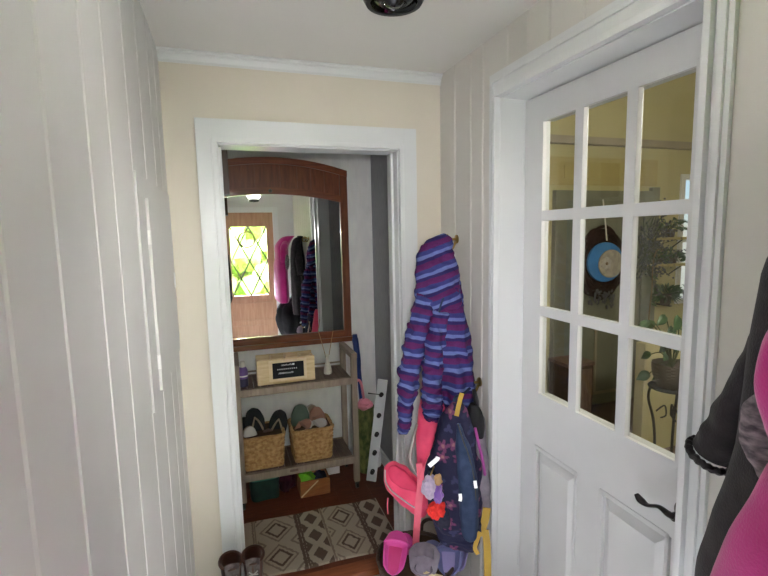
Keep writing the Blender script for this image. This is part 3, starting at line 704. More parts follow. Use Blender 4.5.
for i in range(len(edge)): b.bm.faces.new((edge[i], lowr[i], lowr[(i+1) % len(edge)], edge[(i+1) % len(edge)]))
b.bm.faces.new(lowr)
tag(settle(b.build('entry_rug', 'rug', pattern=rugpat)), 'flat-woven cream and brown diamond patterned mat on the reddish boards in the doorway', 'rug')

# ------------------------------------------------------------------ umbrella stand, umbrellas, hook board
UC = Vector((1.058, .93, 0))
t = thing('umbrella_stand', 'green leaf-patterned cylindrical umbrella stand to the right of the shelf', 'stand', UC)
B().lathe([(0, 0), (.053, 0), (.056, .004), (.058, .46), (.060, .466), (.0575, .47), (.054, .465), (.051, .02), (0, .02)], UC, 36).build('cylinder', 'leafstand', t)
B().lathe([(.0585, .452), (.0615, .455), (.0615, .47), (.0575, .473)], UC, 36).build('rim', 'leafstand', t)
t = thing('folded_umbrella', 'long dark blue folded umbrella standing upright in the green stand', 'umbrella', (1.075, .95, .03))
p0, p1 = Vector((1.085, .955, .03)), Vector((1.012, .985, .965)); L = p1-p0
B().tube([p0+L*.1, p0+L*.3, p0+L*.55, p0+L*.72, p0+L*.8, p0+L*.97], [.014, .017, .018, .016, .02, .021], 12, 30, wob=.2).build('furled_canopy', 'blue', t)
B().tube([p0, p0+L*.12], .005, 8).build('tip', 'black', t)
B().tube([p0+L*.96, p1], [.02, .016], 12).build('handle', 'blue', t)
t = thing('child_umbrella', 'pink child\'s umbrella with hooked handle poking out of the green stand', 'umbrella', (1.06, .90, .1))
B().tube([(1.058, .925, .06), (1.057, .922, .3), (1.054, .915, .43), (1.047, .90, .482), (1.043, .893, .515), (1.04, .892, .535)], [.010, .014, .022, .046, .044, .010], 20, 40, wob=.45).build('furled_canopy', 'pinkumb', t)
B().tube([(1.04, .892, .52), (1.033, .892, .58), (1.025, .892, .635), (1.012, .892, .665), (.995, .892, .668), (.984, .892, .645), (.986, .892, .62)], .009, 10, 40).build('hooked_handle', 'pinkumb', t)
t = thing('hook_board', 'white wooden board with five black hooks leaning in the corner beside the stand', 'coat rack', (1.06, .80, 0))
a, b2 = Vector((1.042, .775, .004)), Vector((1.166, .855, .665)); d = (b2-a).normalized(); x = (S-d*S.dot(d)).normalized(); nrm = x.cross(d)
B().bar(a, b2, .066, .016, up=tuple(nrm), bev=.002).build('board', 'trim', t)
if nrm.y > 0: nrm = -nrm
for f in (.1, .285, .465, .65, .855):
    c = a+(b2-a)*f+nrm*.008+x*.004
    B().lathe([(0, 0), (.015, 0), (.015, .004), (.006, .007), (.005, .022), (.012, .028), (.014, .036), (.009, .042), (0, .043)], c, 14, axis=nrm).build('hook', 'bronze', t)
c = a+(b2-a)*.855+nrm*.02
B().tube([c, c-x*.05+nrm*.012, c-x*.085+nrm*.014], [.0035, .003, .005], 8, 12).build('hook_arm', 'bronze', t)
tag(settle(B().lathe([(.018, 0), (.05, 0), (.052, .004), (.052, .096), (.05, .1), (.018, .1), (.018, 0)], (1.128, .985, .0)).build('paper_roll', 'white')), 'white paper roll on the floor behind the hook board', 'roll')

# ------------------------------------------------------------------ wall hooks and the hanging pile in the corner
def wallhook(y, z, label):
    t = thing('coat_hook', label, 'hook', (W, y, z), 'brass hooks on the right wall')
    B().lathe([(0, 0), (.02, 0), (.02, .003), (.008, .006)], (W, y, z), 16, axis=(-1, 0, 0)).build('back_plate', 'brass', t)
    B().tube([(W-.004, y, z), (W-.03, y, z+.002), (W-.05, y, z+.012)], [.006, .006, .008], 10, 12).lathe([(0, 0), (.011, .002), (.014, .009), (.010, .016), (0, .018)], (W-.045, y, z+.008), 14, axis=(-1, 0, .5)).build('upper_prong', 'brass', t)
    B().tube([(W-.006, y, z-.01), (W-.022, y, z-.04), (W-.045, y, z-.035), (W-.05, y, z-.02)], [.006, .006, .006, .009], 10, 16).build('lower_prong', 'brass', t)
wallhook(-.165, 1.618, 'small brass hook above the striped jacket on the right wall')
wallhook(-.372, 1.015, 'low brass hook beside the striped jacket\'s hem on the right wall')

def stripepat(tilt=0., ph=0.):
    def f(p):
        s = (p-Vector((1.03, -.3, 0))).dot(S)
        q = (p.z+tilt*s+.010*noise.noise(p*9)+.004*noise.noise(p*30))/.072+ph+20
        return (q, q, q)
    return f
QJ = (1.035, -.30, 0)
t = thing('striped_jacket', 'child\'s hooded jacket with blue and purple stripes hanging from the upper brass hook', 'jacket', at(445, 405, QJ))
rows = [(300, 421, 463, .05), (310, 419, 465, .055), (330, 423, 469, .06), (350, 427, 472, .062), (370, 431, 474, .062), (388, 436, 475, .06), (400, 441, 473, .055), (407, 444, 471, .05), (413, 447, 466, .04)]
rows = [(282, 430, 459, .045)]+rows
B().loft(silhouette(rows, QJ, 120, 110, .20, 7)).wrinkle(.016, 17, 3, (1, 1, .35)).wrinkle(.005, 45, 6, (1, 1, .6)).build('body', 'stripes', t, pattern=stripepat(.05))
rows = [(234, 440, 446, .012), (237, 434, 450, .03), (243, 427, 453, .045), (252, 420, 454, .055), (264, 417, 455, .06), (280, 415, 458, .062), (296, 415, 461, .058), (310, 418, 455, .05), (322, 424, 446, .03)]
Q2 = (1.03, -.315, 0)
B().loft(silhouette(rows, Q2, 110, 100, .16, 4, ph=1)).wrinkle(.018, 15, 1).wrinkle(.005, 45, 2).build('hood', 'stripes', t, pattern=stripepat(-.38, .3))
Q3 = (1.005, -.335, 0)
def sleeve(pts, Q, seed, tilt, ph):
    P = [at(u, v, Q) for u, v, r in pts]; R = [r*.0047 for u, v, r in pts]
    B().tube(P, R, 48, 120, flat=.85, wob=.35, seed=seed).wrinkle(.012, 22, seed, (1, 1, .6)).wrinkle(.004, 50, seed).build('sleeve', 'stripes', t, pattern=stripepat(tilt, ph))
sleeve([(426, 296, 8), (420, 318, 10), (414, 345, 11), (409, 372, 10.5), (407, 395, 9), (405, 413, 7.5), (404, 426, 6), (404, 433, 4)], Q3, 1, .15, .2)
sleeve([(440, 312, 7), (434, 345, 9.5), (432, 375, 10), (432, 398, 10.5), (433, 412, 10), (433, 419, 7.5)], (.985, -.345, 0), 5, .1, .55)
B().tube([at(446, 292, (.98, -.36, 0)), at(440, 308, (.975, -.36, 0)), at(437, 330, (.975, -.365, 0)), at(437, 352, (.98, -.36, 0))], .004, 8, 30).build('zip', 'navy', t)
b = B().tube([at(447, 238, Q2), Vector((1.145, -.166, 1.636)), Vector((1.155, -.165, 1.62))], .004, 8, 16); b.build('hanging_loop', 'navy', t)

# hot pink bag
QP = (1.0, -.24, 0)
t = thing('pink_bag', 'hot pink child\'s bag with hanging flap and webbing strap below the striped jacket', 'bag', at(415, 515, QP))
rows = [(392, 424, 444, .02), (402, 420, 448, .035), (420, 417, 447, .045), (440, 416, 441, .05), (458, 417, 436, .045), (472, 419, 431, .035), (482, 420, 428, .02)]
B().loft(silhouette(rows, QP, 40, 48, .12, 4)).wrinkle(.008, 25, 2, (1, 1, .4)).build('upper_body', 'pink', t)
poly = [(385, 468), (389, 463), (395, 461), (403, 465), (411, 472), (419, 480), (426, 488), (429, 500), (428, 512), (423, 517), (414, 513), (404, 506), (395, 498), (388, 490), (384, 479)]
QF = (.955, -.235, 0)
def pad(poly, Q, th, m, name, par, infl=1, n=7, shrink=0):
    P = [at(u, v, Q) for u, v in poly]; c = sum(P, Vector())/len(P); N = len(P)*5
    out = []
    for i in range(N):
        x = i/N*len(P); k = int(x); f = x-k; q = [P[(k+e) % len(P)] for e in (-1, 0, 1, 2)]
        out.append(.5*((2*q[1])+(q[2]-q[0])*f+(2*q[0]-5*q[1]+4*q[2]-q[3])*f*f+(3*q[1]-q[0]-3*q[2]+q[3])*f**3))
    rings = []
    for i in range(n*2+1):
        a = -PI/2+PI*i/(n*2); k = .55+.45*math.cos(a) if infl else 1
        k = math.cos(a)**.45 if abs(a) < PI/2-.001 else .05
        rings.append([c+(p-c)*(max(k, .05)*(1-shrink))+D*(th*math.sin(a)) for p in out])
    return B().loft(rings)
pad(poly, QF, .035, 'pink', 'flap', t).wrinkle(.006, 24, 5).build('flap', 'pink', t)
poly2 = [(388, 469), (394, 465), (404, 470), (414, 480), (420, 487), (418, 492), (409, 490), (398, 486), (390, 479)]
pad(poly2, (.935, -.262, 0), .012, 'pinkin', 'x', t).wrinkle(.004, 30).build('flap_lining', 'pinkin', t)
B().tube([at(u, v, (.93, -.262, 0)) for u, v in [(385, 470), (386, 482), (392, 491), (402, 499), (412, 506), (421, 511)]], .0035, 8, 40).build('piping', 'silver', t)
B().tube([at(u, v, (.97, -.30, 0)) for u, v in [(417, 424), (413, 440), (410, 455), (412, 466), (417, 474)]], [.006, .010, .011, .009, .006], 10, 30, flat=.6).build('reflective_edge', 'silver', t)
B().ribbon([at(u, v, (.925, -.30, 0)) for u, v in [(434, 452), (428, 466), (422, 480), (419, 500), (417, 525), (415.5, 549)]], .030, .004).build('webbing_strap', 'pinkstrap', t)
B().ribbon([at(u, v, (.93, -.29, 0)) for u, v in [(419, 463), (420, 478), (420, 492)]], .026, .008).build('buckle', 'pinkstrap', t)
B().ribbon([at(u, v, (.94, -.255, 0)) for u, v in [(388, 498), (387.5, 506), (388, 514)]], .006, .003).build('pull_tab', 'pinkstrap', t)

# navy floral backpack
QB = (.995, -.46, 0)
def floral(p):
    base = (.022, .022, .055)
    s = (p-Vector(QB)).dot(S)*16; z = p.z*16; best = base
    i0, j0 = math.floor(s), math.floor(z)
    for i in (i0-1, i0, i0+1):
        for j in (j0-1, j0, j0+1):
            h = noise.cell_vector(Vector((i+.5, j+.5, 3.5)))
            dx, dz = s-(i+.5+.35*(h.x-.5)*2), z-(j+.5+.35*(h.y-.5)*2)
            r = math.hypot(dx, dz); a = math.atan2(dz, dx)
            if h.z > .35 and r < .30+.11*math.cos(5*a+h.x*6): best = (.16, .05, .12) if r > .1 else (.3, .14, .16)
            elif h.z <= .35 and r < .22+.1*math.cos(3*a+h.y*6): best = (.045, .05, .11)
    return best
t = thing('navy_backpack', 'navy floral child\'s backpack with plush charms hanging from the lower brass hook', 'backpack', at(458, 545, QB))
rows = [(402, 452, 463, .03), (408, 447, 466, .05), (420, 441, 471, .065), (440, 434, 476, .075), (460, 429, 479, .08), (480, 426, 481, .082), (500, 428, 482, .08), (518, 432, 482, .075), (532, 438, 480, .068), (541, 445, 476, .055), (547, 452, 470, .03)]
B().loft(silhouette(rows, QB, 200, 200, .06, 5, ex=.75)).wrinkle(.012, 14, 8).wrinkle(.003, 45, 2).build('body', 'floral', t, pattern=floral)
rows = [(424, 457, 460, .008), (436, 456, 465, .02), (455, 456, 472, .028), (475, 458, 477, .032), (500, 459, 479, .034), (520, 460, 479, .034), (534, 462, 477, .028), (540, 465, 473, .012)]
B().loft(silhouette(rows, (.955, -.545, 0), 50, 48, .06, 4)).wrinkle(.006, 22, 4).build('front_pocket', 'navy', t)
rows = [(470, 428, 433, .008), (480, 427, 441, .02), (497, 429, 447, .025), (515, 433, 450, .025), (530, 440, 452, .014)]
B().loft(silhouette(rows, (.945, -.51, 0), 30, 36, .06, 4)).wrinkle(.006, 25, 4).build('mesh_pocket', 'mesh', t)
for pts in ([(429, 466), (432, 463.5), (437, 459), (438, 457)], [(460, 494), (460.5, 498), (460, 501)], [(475, 481), (475.5, 485), (476, 488)]):
    B().ribbon([at(u, v, (.915, -.56, 0)) for u, v in pts], .016 if len(pts) == 4 else .012, .004).build('reflector', 'reflective', t)
B().tube([at(u, v, (.93, -.56, 0)) for u, v in [(458, 424), (463, 440), (470, 460), (475, 485), (476, 515)]], .003, 8, 40).build('pocket_zip', 'black', t)
B().tube([at(453, 408, QB), at(456, 397, (1.03, -.44, 0)), at(463, 394, (1.10, -.42, 0)), at(470, 388, (1.14, -.41, 0))], .007, 8, 20, flat=.5).build('carry_loop', 'navy', t)
B().ribbon([at(462, 393, (.96, -.50, 0)), at(459, 404, (.95, -.51, 0)), at(456.5, 416, (.94, -.52, 0))], .017, .004).build('yellow_tab', 'yellow', t)
GC = 'charms clipped to the navy backpack'
Qc = (.885, -.56, 0); cc = at(430, 487, Qc)
t = thing('plush_charm', 'pale lavender oval plush charm clipped to the navy backpack', 'charm', cc, GC)
B().ball(cc, .034, 3, (.9, .7, 1.35), .3).build('plush_body', 'lav', t)
c2 = cc+Vector((.012, -.012, .045))
B().tube([cc+Vector((0, 0, .04)), cc+Vector((.014, .01, .055)), cc+Vector((.03, .03, .06))], .003, 6, 12).build('loop', 'brass', t)
cc = at(438, 480, Qc); t = thing('plush_charm', 'tan and violet plush charm hanging above the red pompom', 'charm', cc, GC)
B().ball(cc, .016, 3, (1, .8, 1.4), .3).build('head', 'tan', t); B().ball(cc-Vector((0, 0, .055)), .02, 3, (1, .8, 1.9), .4).build('plush_body', 'purple', t)
cc = at(436.5, 510, Qc); t = thing('pompom_charm', 'red pompom charm at the bottom of the plush charms', 'charm', cc, GC)
b = B().ball(cc, .034, 4, (1, .8, .9), 0).wrinkle(.012, 90); b.build('pompom', 'redpom', t)
B().tube([cc+Vector((0, 0, .03)), cc+Vector((.005, .01, .06))], .002, 6, 6).build('loop', 'brass', t)

# grey-lavender backpack behind it
QG = (1.075, -.445, 0)
t = thing('grey_backpack', 'grey and lavender backpack with mustard straps behind the navy backpack', 'backpack', at(482, 515, QG))
rows = [(408, 468, 478, .03), (416, 466, 483, .045), (430, 464, 485.5, .055), (450, 464, 487.5, .06), (475, 466, 490, .06), (500, 470, 491, .055), (512, 474, 490, .04), (517, 477, 488, .02)]
B().loft(silhouette(rows, QG, 50, 56, .08, 5)).wrinkle(.008, 18, 11).build('body', 'greybag', t)
rows = [(404, 470, 477, .02), (412, 467, 482, .05), (424, 466, 484.5, .058), (434, 468, 484, .05)]
B().loft(silhouette(rows, (1.065, -.46, 0), 20, 40, .05, 5)).build('black_top', 'blackcoat', t)
B().tube([at(u, v, (1.02, -.52, 0)) for u, v in [(475, 428), (479, 445), (483, 462), (485, 475)]], .006, 8, 20).build('magenta_piping', 'magenta', t)
B().tube([at(u, v, (1.06, -.45, 0)) for u, v in [(474, 390), (476, 400), (477, 409)]], [.012, .016, .014], 10, 14, flat=.5).build('black_strap', 'black', t)
B().tube([at(u, v, (1.09, -.43, 0)) for u, v in [(478, 408), (483, 418), (484.5, 425)]], .004, 8, 12).build('lilac_cord', 'lav', t)
B().ribbon([at(u, v, (1.03, -.52, 0)) for u, v in [(487, 508), (485, 520), (482, 530), (484, 535)]], .030, .005).build('mustard_strap', 'yellow', t)
B().ribbon([at(u, v, (1.03, -.52, 0)) for u, v in [(485, 530), (487, 545), (487.5, 565), (488, 600), (488.5, 640)]], .028, .004).build('mustard_strap', 'yellow', t)
B().ribbon([at(u, v, (1.0, -.54, 0)) for u, v in [(480, 532), (477, 540), (475, 548), (478, 554)]], .016, .005).build('mustard_strap_end', 'yellow', t)

# dark basket of clogs
BC = Vector((.925, -.305, -.03))
t = thing('wicker_basket', 'round dark brown wicker basket of rubber clogs on the floor below the bags', 'basket', BC)
rings = []; hB = .262
for i in range(25):
    z = hB*i/24; r = .135+.035*i/24
    rings.append([BC+Vector(((r+.004*math.sin(j*PI/3+(i % 2)*PI)*1)*math.cos(2*PI*j/96), (r+.004*math.sin(j*PI/3+(i % 2)*PI))*math.sin(2*PI*j/96), z)) for j in range(96)])
B().loft(rings, cap=False).build('woven_side', 'darkbasket', t)
B().lathe([(.162, hB-.004), (.150, hB*.6), (.13, .02), (0, .015)], BC, 48).build('lining', 'inner', t)
b = B()
for k in (0, 1): b.tube([BC+Vector((.169*math.cos(a*PI/12), .169*math.sin(a*PI/12), hB+.004+.004*math.sin(a*3+k*PI))) for a in range(25)], .008, 8, 96)
b.build('rim', 'darkbasket', t)
for sg, ang in ((1, PI*.22),):
    cx = BC+Vector((.167*math.cos(ang), .167*math.sin(ang), hB)); tx = Vector((-math.sin(ang), math.cos(ang), 0))
    B().tube([cx-tx*.06, cx-tx*.05+Vector((0, 0, .055)), cx+Vector((0, 0, .085)), cx+tx*.05+Vector((0, 0, .055)), cx+tx*.06], .008, 8, 30, wob=.2).build('handle', 'darkbasket', t)
B().box(BC.x-.085, BC.x-.06, BC.y-.166, BC.y-.155, .15, .185, .002).build('brass_tag', 'brass', t)
GB = 'clogs in the dark wicker basket'
zb = BC.z
def lean(fn, name, label, hp, tp, Qa, Qb, *a, **k):
    h, e = at(*hp, Qa), at(*tp, Qb); k['L'] = (e-h).length
    return fn(name, label, h, e-h, CAM-h, *a, **k)
lean(clog, 'clog', 'bright pink rubber clog resting toe-up at the left of the wicker basket', (392, 576), (398, 531), (.84, -.42, 0), (.86, -.29, 0), 'crocpink', 'crocpinkin', w=.088, h=.05, opening=.62, group=GB)
lean(clog, 'clog', 'second bright pink clog, mostly hidden behind the first in the wicker basket', (406, 570), (405, 533), (.90, -.30, 0), (.90, -.20, 0), 'crocpink', 'crocpinkin', w=.07, h=.045, opening=.6, group=GB)
lean(sandal, 'sandal', 'mauve-grey rubber sandal with its sole outward in the middle of the wicker basket', (423, 578), (425, 543), (.89, -.43, 0), (.91, -.33, 0), 'crocgrey', 'crocgrey', 'crocgrey', w=.115, group=GB, vee=False)
lean(clog, 'clog', 'dusty blue rubber clog at the right of the wicker basket', (449, 577), (448, 540), (.97, -.41, 0), (.99, -.31, 0), 'crocblue', 'croclav', w=.09, h=.05, opening=.66, group=GB)
lean(clog, 'clog', 'smaller dusty blue clog at the back of the wicker basket', (432, 569), (433, 540), (.945, -.335, 0), (.96, -.26, 0), 'crocblue', 'crocblue', w=.075, h=.04, opening=.62, group=GB)
lean(clog, 'clog', 'lavender rubber clog leaning out at the far right of the wicker basket', (456, 572), (460, 538), (1.03, -.36, 0), (1.05, -.27, 0), 'croclav', 'crocblue', w=.07, h=.045, opening=.6, group=GB)
sandal('sandal', 'cream rubber flip-flop at the front of the wicker basket', at(408, 586, (.86, -.44, 0)), (.9, -.25, .02), (-.1, -.6, .8), 'cream_rub', 'cream_rub', 'cream_rub', .16, .06, GB)

# ------------------------------------------------------------------ brown boots by the left casing
def boot(x, y, label, rz):
    z0 = -.03; t = thing('leather_boot', label, 'boot', (x, y, z0), 'pair of brown boots by the doorway')
    m = Matrix.Translation((x, y, z0)) @ Matrix.Rotation(rz, 4, 'Z')
    rings = []
    for z, yc, a, c in ((.0, -.055, .040, .118), (.02, -.055, .044, .122), (.05, -.05, .043, .115), (.075, -.035, .04, .098), (.10, -.012, .038, .072), (.13, 0, .036, .056), (.18, .003, .036, .052), (.23, .004, .038, .053), (.30, .005, .043, .058), (.318, .005, .045, .060), (.319, .005, .038, .053), (.24, .004, .031, .046), (.14, .002, .029, .044)):
        rings.append([Vector((a*math.cos(u), yc+c*math.sin(u), z)) for u in [2*PI*j/36 for j in range(36)]])
    B().loft(rings).wrinkle(.003, 30, x*9).xf(m).build('upper', 'boot', t)
    B().loft([[Vector(((.043+g)*math.cos(u), -.055+(.122+g)*math.sin(u), z)) for u in [2*PI*j/36 for j in range(36)]] for z, g in ((0, 0), (.0, .004), (.022, .004), (.022, 0))]).xf(m).build('sole', 'black', t)
    B().tube([Vector((.0445*math.cos(u), .005+.0595*math.sin(u), .316)) for u in [2*PI*j/24 for j in range(25)]], .0065, 8, 60).xf(m).build('collar', 'boot', t)
    B().loft([[Vector((xx*w_, yy+.006*(1-xx*xx), zz)) for xx in (-1, -.6, -.2, .2, .6, 1)] for zz, yy, w_ in ((.09, -.075, .016), (.13, -.062, .018), (.2, -.0535, .02), (.29, -.058, .026), (.345, -.064, .030))], closed=False).xf(m).build('tongue', 'bootin', t)
    b = B()
    for i in range(6):
        zz = .12+.03*i; yy = -.06 if i > 1 else -.068
        b.tube([(-.018, yy, zz), (0, yy-.008, zz+.008), (.018, yy, zz+.016)], .0028, 6, 8).tube([(.018, yy, zz), (0, yy-.008, zz+.008), (-.018, yy, zz+.016)], .0028, 6, 8)
    b.xf(m).build('laces', 'lace', t)
boot(.152, -.125, 'left one of the brown lace-up boots standing against the doorway casing', .08)
boot(.243, -.12, 'right one of the brown lace-up boots, nearer the rug', -.05)

# ------------------------------------------------------------------ coats on the right wall near the camera
def blobz(rows, n=40, seg=56, folds=.1, k=7, ph=0, ex=.9):
    """rows: (z, x, y, half_x, half_y)"""
    R = []
    for i in range(n+1):
        z, x, y, a, c = catmull(rows, i/n)
        R.append([Vector((x+a*spow(math.cos(u), ex)*(1+folds*math.sin(k*u+ph)*(.3+.7*i/n)), y+c*spow(math.sin(u), ex)*(1+folds*.6*math.sin(k*u+ph+1)*(.3+.7*i/n)), z)) for u in [2*PI*j/seg for j in range(seg)]])
    return B().loft(R)
for y, lab in ((-1.66, 'brass hook holding the charcoal jacket'), (-1.86, 'brass hook holding the raspberry pink coat'), (-2.12, 'brass hook holding the black coat')):
    wallhook(y, 1.665, lab)
t = thing('charcoal_jacket', 'charcoal fleece jacket hanging nearest on the right wall, cuff towards the door', 'jacket', (1.03, -1.62, .8))
blobz([(1.69, 1.10, -1.665, .03, .03), (1.66, 1.06, -1.665, .05, .06), (1.58, 1.035, -1.665, .06, .10), (1.45, 1.025, -1.675, .065, .115), (1.3, 1.02, -1.675, .065, .125), (1.2, 1.02, -1.668, .065, .134), (1.1, 1.02, -1.655, .065, .145), (1.0, 1.02, -1.65, .065, .152), (.85, 1.02, -1.65, .065, .15), (.72, 1.025, -1.65, .06, .14)], folds=.04).wrinkle(.006, 12, 3).build('body', 'greycoat', t)
B().tube([(1.055, -1.64, 1.665), (1.05, -1.622, 1.60), (1.05, -1.602, 1.52), (1.05, -1.577, 1.44), (1.05, -1.545, 1.35), (1.05, -1.512, 1.285), (1.05, -1.486, 1.237)], [.03, .042, .043, .043, .042, .041, .038], 24, 60, wob=.12, seed=2).wrinkle(.005, 18).build('sleeve', 'greycoat', t)
b = B(); c0_ = Vector((1.05, -1.481, 1.229)); ax = Vector((0, .45, -.9)).normalized(); e1 = Vector((1, 0, 0)); e2 = ax.cross(e1)
b.tube([c0_+(e1*math.cos(2*PI*i/40)+e2*math.sin(2*PI*i/40))*.038+ax*(.004*(i % 2)) for i in range(41)], .0065, 8, 120, wob=.3)
b.build('cuff_trim', 'greycoat', t)
t = thing('raspberry_coat', 'raspberry pink fleece coat at the right edge, overlapping the charcoal jacket', 'coat', (.95, -1.9, .86))
blobz([(1.70, 1.02, -1.91, .05, .03), (1.67, .95, -1.93, .08, .08), (1.57, .89, -1.96, .085, .18), (1.45, .885, -1.97, .08, .24), (1.36, .87, -1.975, .08, .285), (1.294, .865, -1.975, .08, .305), (1.222, .865, -1.975, .08, .328), (1.135, .865, -1.975, .08, .35), (1.03, .865, -1.975, .08, .37), (.95, .865, -1.975, .08, .375), (.88, .865, -1.975, .075, .375), (.865, .865, -1.975, .065, .36)], folds=.04, k=6).wrinkle(.008, 9, 7).build('body', 'pinkcoat', t)
B().tube([(.93, -1.84, 1.60), (.90, -1.77, 1.565), (.88, -1.71, 1.515), (.875, -1.70, 1.46), (.875, -1.715, 1.40), (.87, -1.73, 1.34)], [.04, .045, .036, .034, .036, .02], 24, 40, wob=.15).build('hood_edge', 'pinkcoat', t)
t = thing('knit_scarf', 'grey and pale pink chunky knit scarf hanging between charcoal and pink coats', 'scarf', (.93, -1.62, 1.2))
B().tube([(.925, -1.70, 1.46), (.92, -1.665, 1.42), (.915, -1.648, 1.375), (.915, -1.655, 1.33), (.915, -1.675, 1.285)], [.012, .022, .027, .022, .012], 24, 60, wob=.2).build('knit', 'knit', t)
t = thing('black_coat', 'black coat with the lowest hem, hanging behind the raspberry coat', 'coat', (1.08, -2.0, .4))
blobz([(1.70, 1.15, -2.12, .025, .03), (1.62, 1.145, -2.11, .04, .09), (1.4, 1.145, -2.06, .04, .16), (1.1, 1.14, -2.02, .045, .2), (.95, 1.12, -2.01, .06, .2), (.86, 1.05, -2.01, .11, .2), (.80, .98, -2.01, .15, .2), (.70, .96, -2.02, .17, .22), (.58, .955, -2.02, .165, .22), (.46, .96, -2.01, .14, .19), (.38, .98, -2.0, .11, .15), (.36, .98, -2.0, .08, .12)], folds=.12).wrinkle(.014, 12, 5).build('body', 'blackcoat', t)

t = thing('camera_person_stand_in', 'dark coat added on the left wall in place of the person with the camera, a sliver in the mirror', 'coat', (.14, -2.62, .8))  # coat shape standing in for the dark figure reflected behind the camera
B().lathe([(0, 0), (.02, 0), (.02, .003), (.007, .006), (.006, .04), (.012, .05), (0, .055)], (0, -2.62, 1.70), 16, axis=(1, 0, 0)).build('hook', 'brass', t)
blobz([(1.72, .06, -2.62, .03, .03), (1.66, .09, -2.62, .07, .08), (1.5, .125, -2.62, .10, .14), (1.2, .135, -2.62, .115, .17), (.9, .13, -2.62, .115, .18), (.8, .125, -2.62, .10, .17)], folds=.08).wrinkle(.01, 12, 9).build('body', 'blackcoat', t)

# ------------------------------------------------------------------ yellow room beyond the glazed door
KX0, KX1, KY0, KY1, KH = 1.35, 5.2, -2.6, 1.35, 3.2
struct('wall_kitchen_far', B().box(KX0-.02, 4.36, KY1, KY1+.1, -.1, KH+.5).box(5.0, KX1+.1, KY1, KY1+.1, -.1, KH+.5).box(4.36, 5.0, KY1, KY1+.1, -.1, .9).box(4.36, 5.0, KY1, KY1+.1, 2.15, KH+.5), 'yellowwall', smooth=False)
struct('wall_kitchen_right', B().box(KX1, KX1+.1, KY0-.1, KY1+.1, -.1, KH+.5), 'yellowwall', smooth=False)
struct('wall_kitchen_near', B().box(KX0-.02, KX1+.1, KY0-.1, KY0, -.1, KH+.5), 'yellowwall', smooth=False)
b = B().box(KX0-.05, KX0-.001, KY0, DY1-.002, -.1, KH+.5).box(KX0-.05, KX0-.001, DY0+.002, KY1, -.1, KH+.5).box(KX0-.05, KX0-.001, DY1-.002, DY0+.002, DZ+.002, KH+.5)
struct('wall_kitchen_left', b, 'yellowwall', smooth=False)
struct('ceiling_kitchen', B().box(KX0-.05, KX1+.1, KY0-.1, KY1+.1, KH+.4, KH+.5), 'yellowwall', smooth=False)
struct('floor_kitchen', B().box(KX0-.05, KX1+.1, KY0-.1, KY1+.1, -.1, -.0), 'slat', smooth=False)
struct('trim_7', B().box(2.5, KX1, KY1-.06, KY1, 2.375, 2.44, .006), 'band')
struct('trim_8', B().box(2.84, 4.05, KY1-.02, KY1, 2.03, 2.27, .004).box(3.0, 3.9, KY1-.03, KY1, 2.09, 2.2, .004), 'yellowtrim')
k = bpy.data.objects.new('door_3', None); COL.objects.link(k); k.location = (3.44, KY1-.05, 0); k['kind'] = 'structure'; ROOT['door_3'] = Vector(k.location)
B().box(2.90, 3.02, KY1-.05, KY1, 0, 1.985, .004).box(3.88, 3.98, KY1-.05, KY1, 0, 1.985, .004).box(3.02, 3.88, KY1-.05, KY1, 1.9, 1.984, .004).build('door_frame', 'greywood', k)
B().box(3.02, 3.20, KY1-.035, KY1, .02, 1.9, .003).build('side_panel', 'greyblue', k)
B().box(3.20, 3.88, KY1-.04, KY1, .02, 1.9, .003).build('leaf', 'greywood', k)
for xa, xb, za, zb in ((3.36, 3.75, .12, .80),):
    b = B()
    for p in ((xa, xb, za, za+.025), (xa, xb, zb-.025, zb), (xa, xa+.025, za, zb), (xb-.025, xb, za, zb)): b.box(p[0], p[1], KY1-.052, KY1-.038, p[2], p[3], .004)
    b.build('panel_moulding', 'band', k)
B().tube([(3.17, KY1-.06, 1.0), (3.17, KY1-.06, 1.12)], .012, 10).build('handle', 'iron', k)
struct('trim_9', B().box(3.98, 4.07, KY1-.04, KY1, 0, 2.02, .004), 'greywood')
struct('wall_kitchen_low', B().box(3.02, KX1, .45, .53, 0, .82), 'yellowwall', smooth=False)
wn = bpy.data.objects.new('window_1', None); COL.objects.link(wn); wn.location = (4.68, KY1, .9); wn['kind'] = 'structure'; ROOT['window_1'] = Vector(wn.location)
B().box(4.36, 4.41, KY1-.02, KY1+.06, .9, 2.15, .004).box(4.95, 5.0, KY1-.02, KY1+.06, .9, 2.15, .004).box(4.4, 4.96, KY1-.02, KY1+.06, .9, .95, .004).box(4.4, 4.96, KY1-.02, KY1+.06, 2.1, 2.15, .004).box(4.4, 4.96, KY1+.0, KY1+.04, 1.5, 1.54, .004).build('window_frame', 'trim', wn)
B().box(4.4, 4.96, KY1+.03, KY1+.034, .94, 2.11).build('pane', 'frontglass', wn, smooth=False)
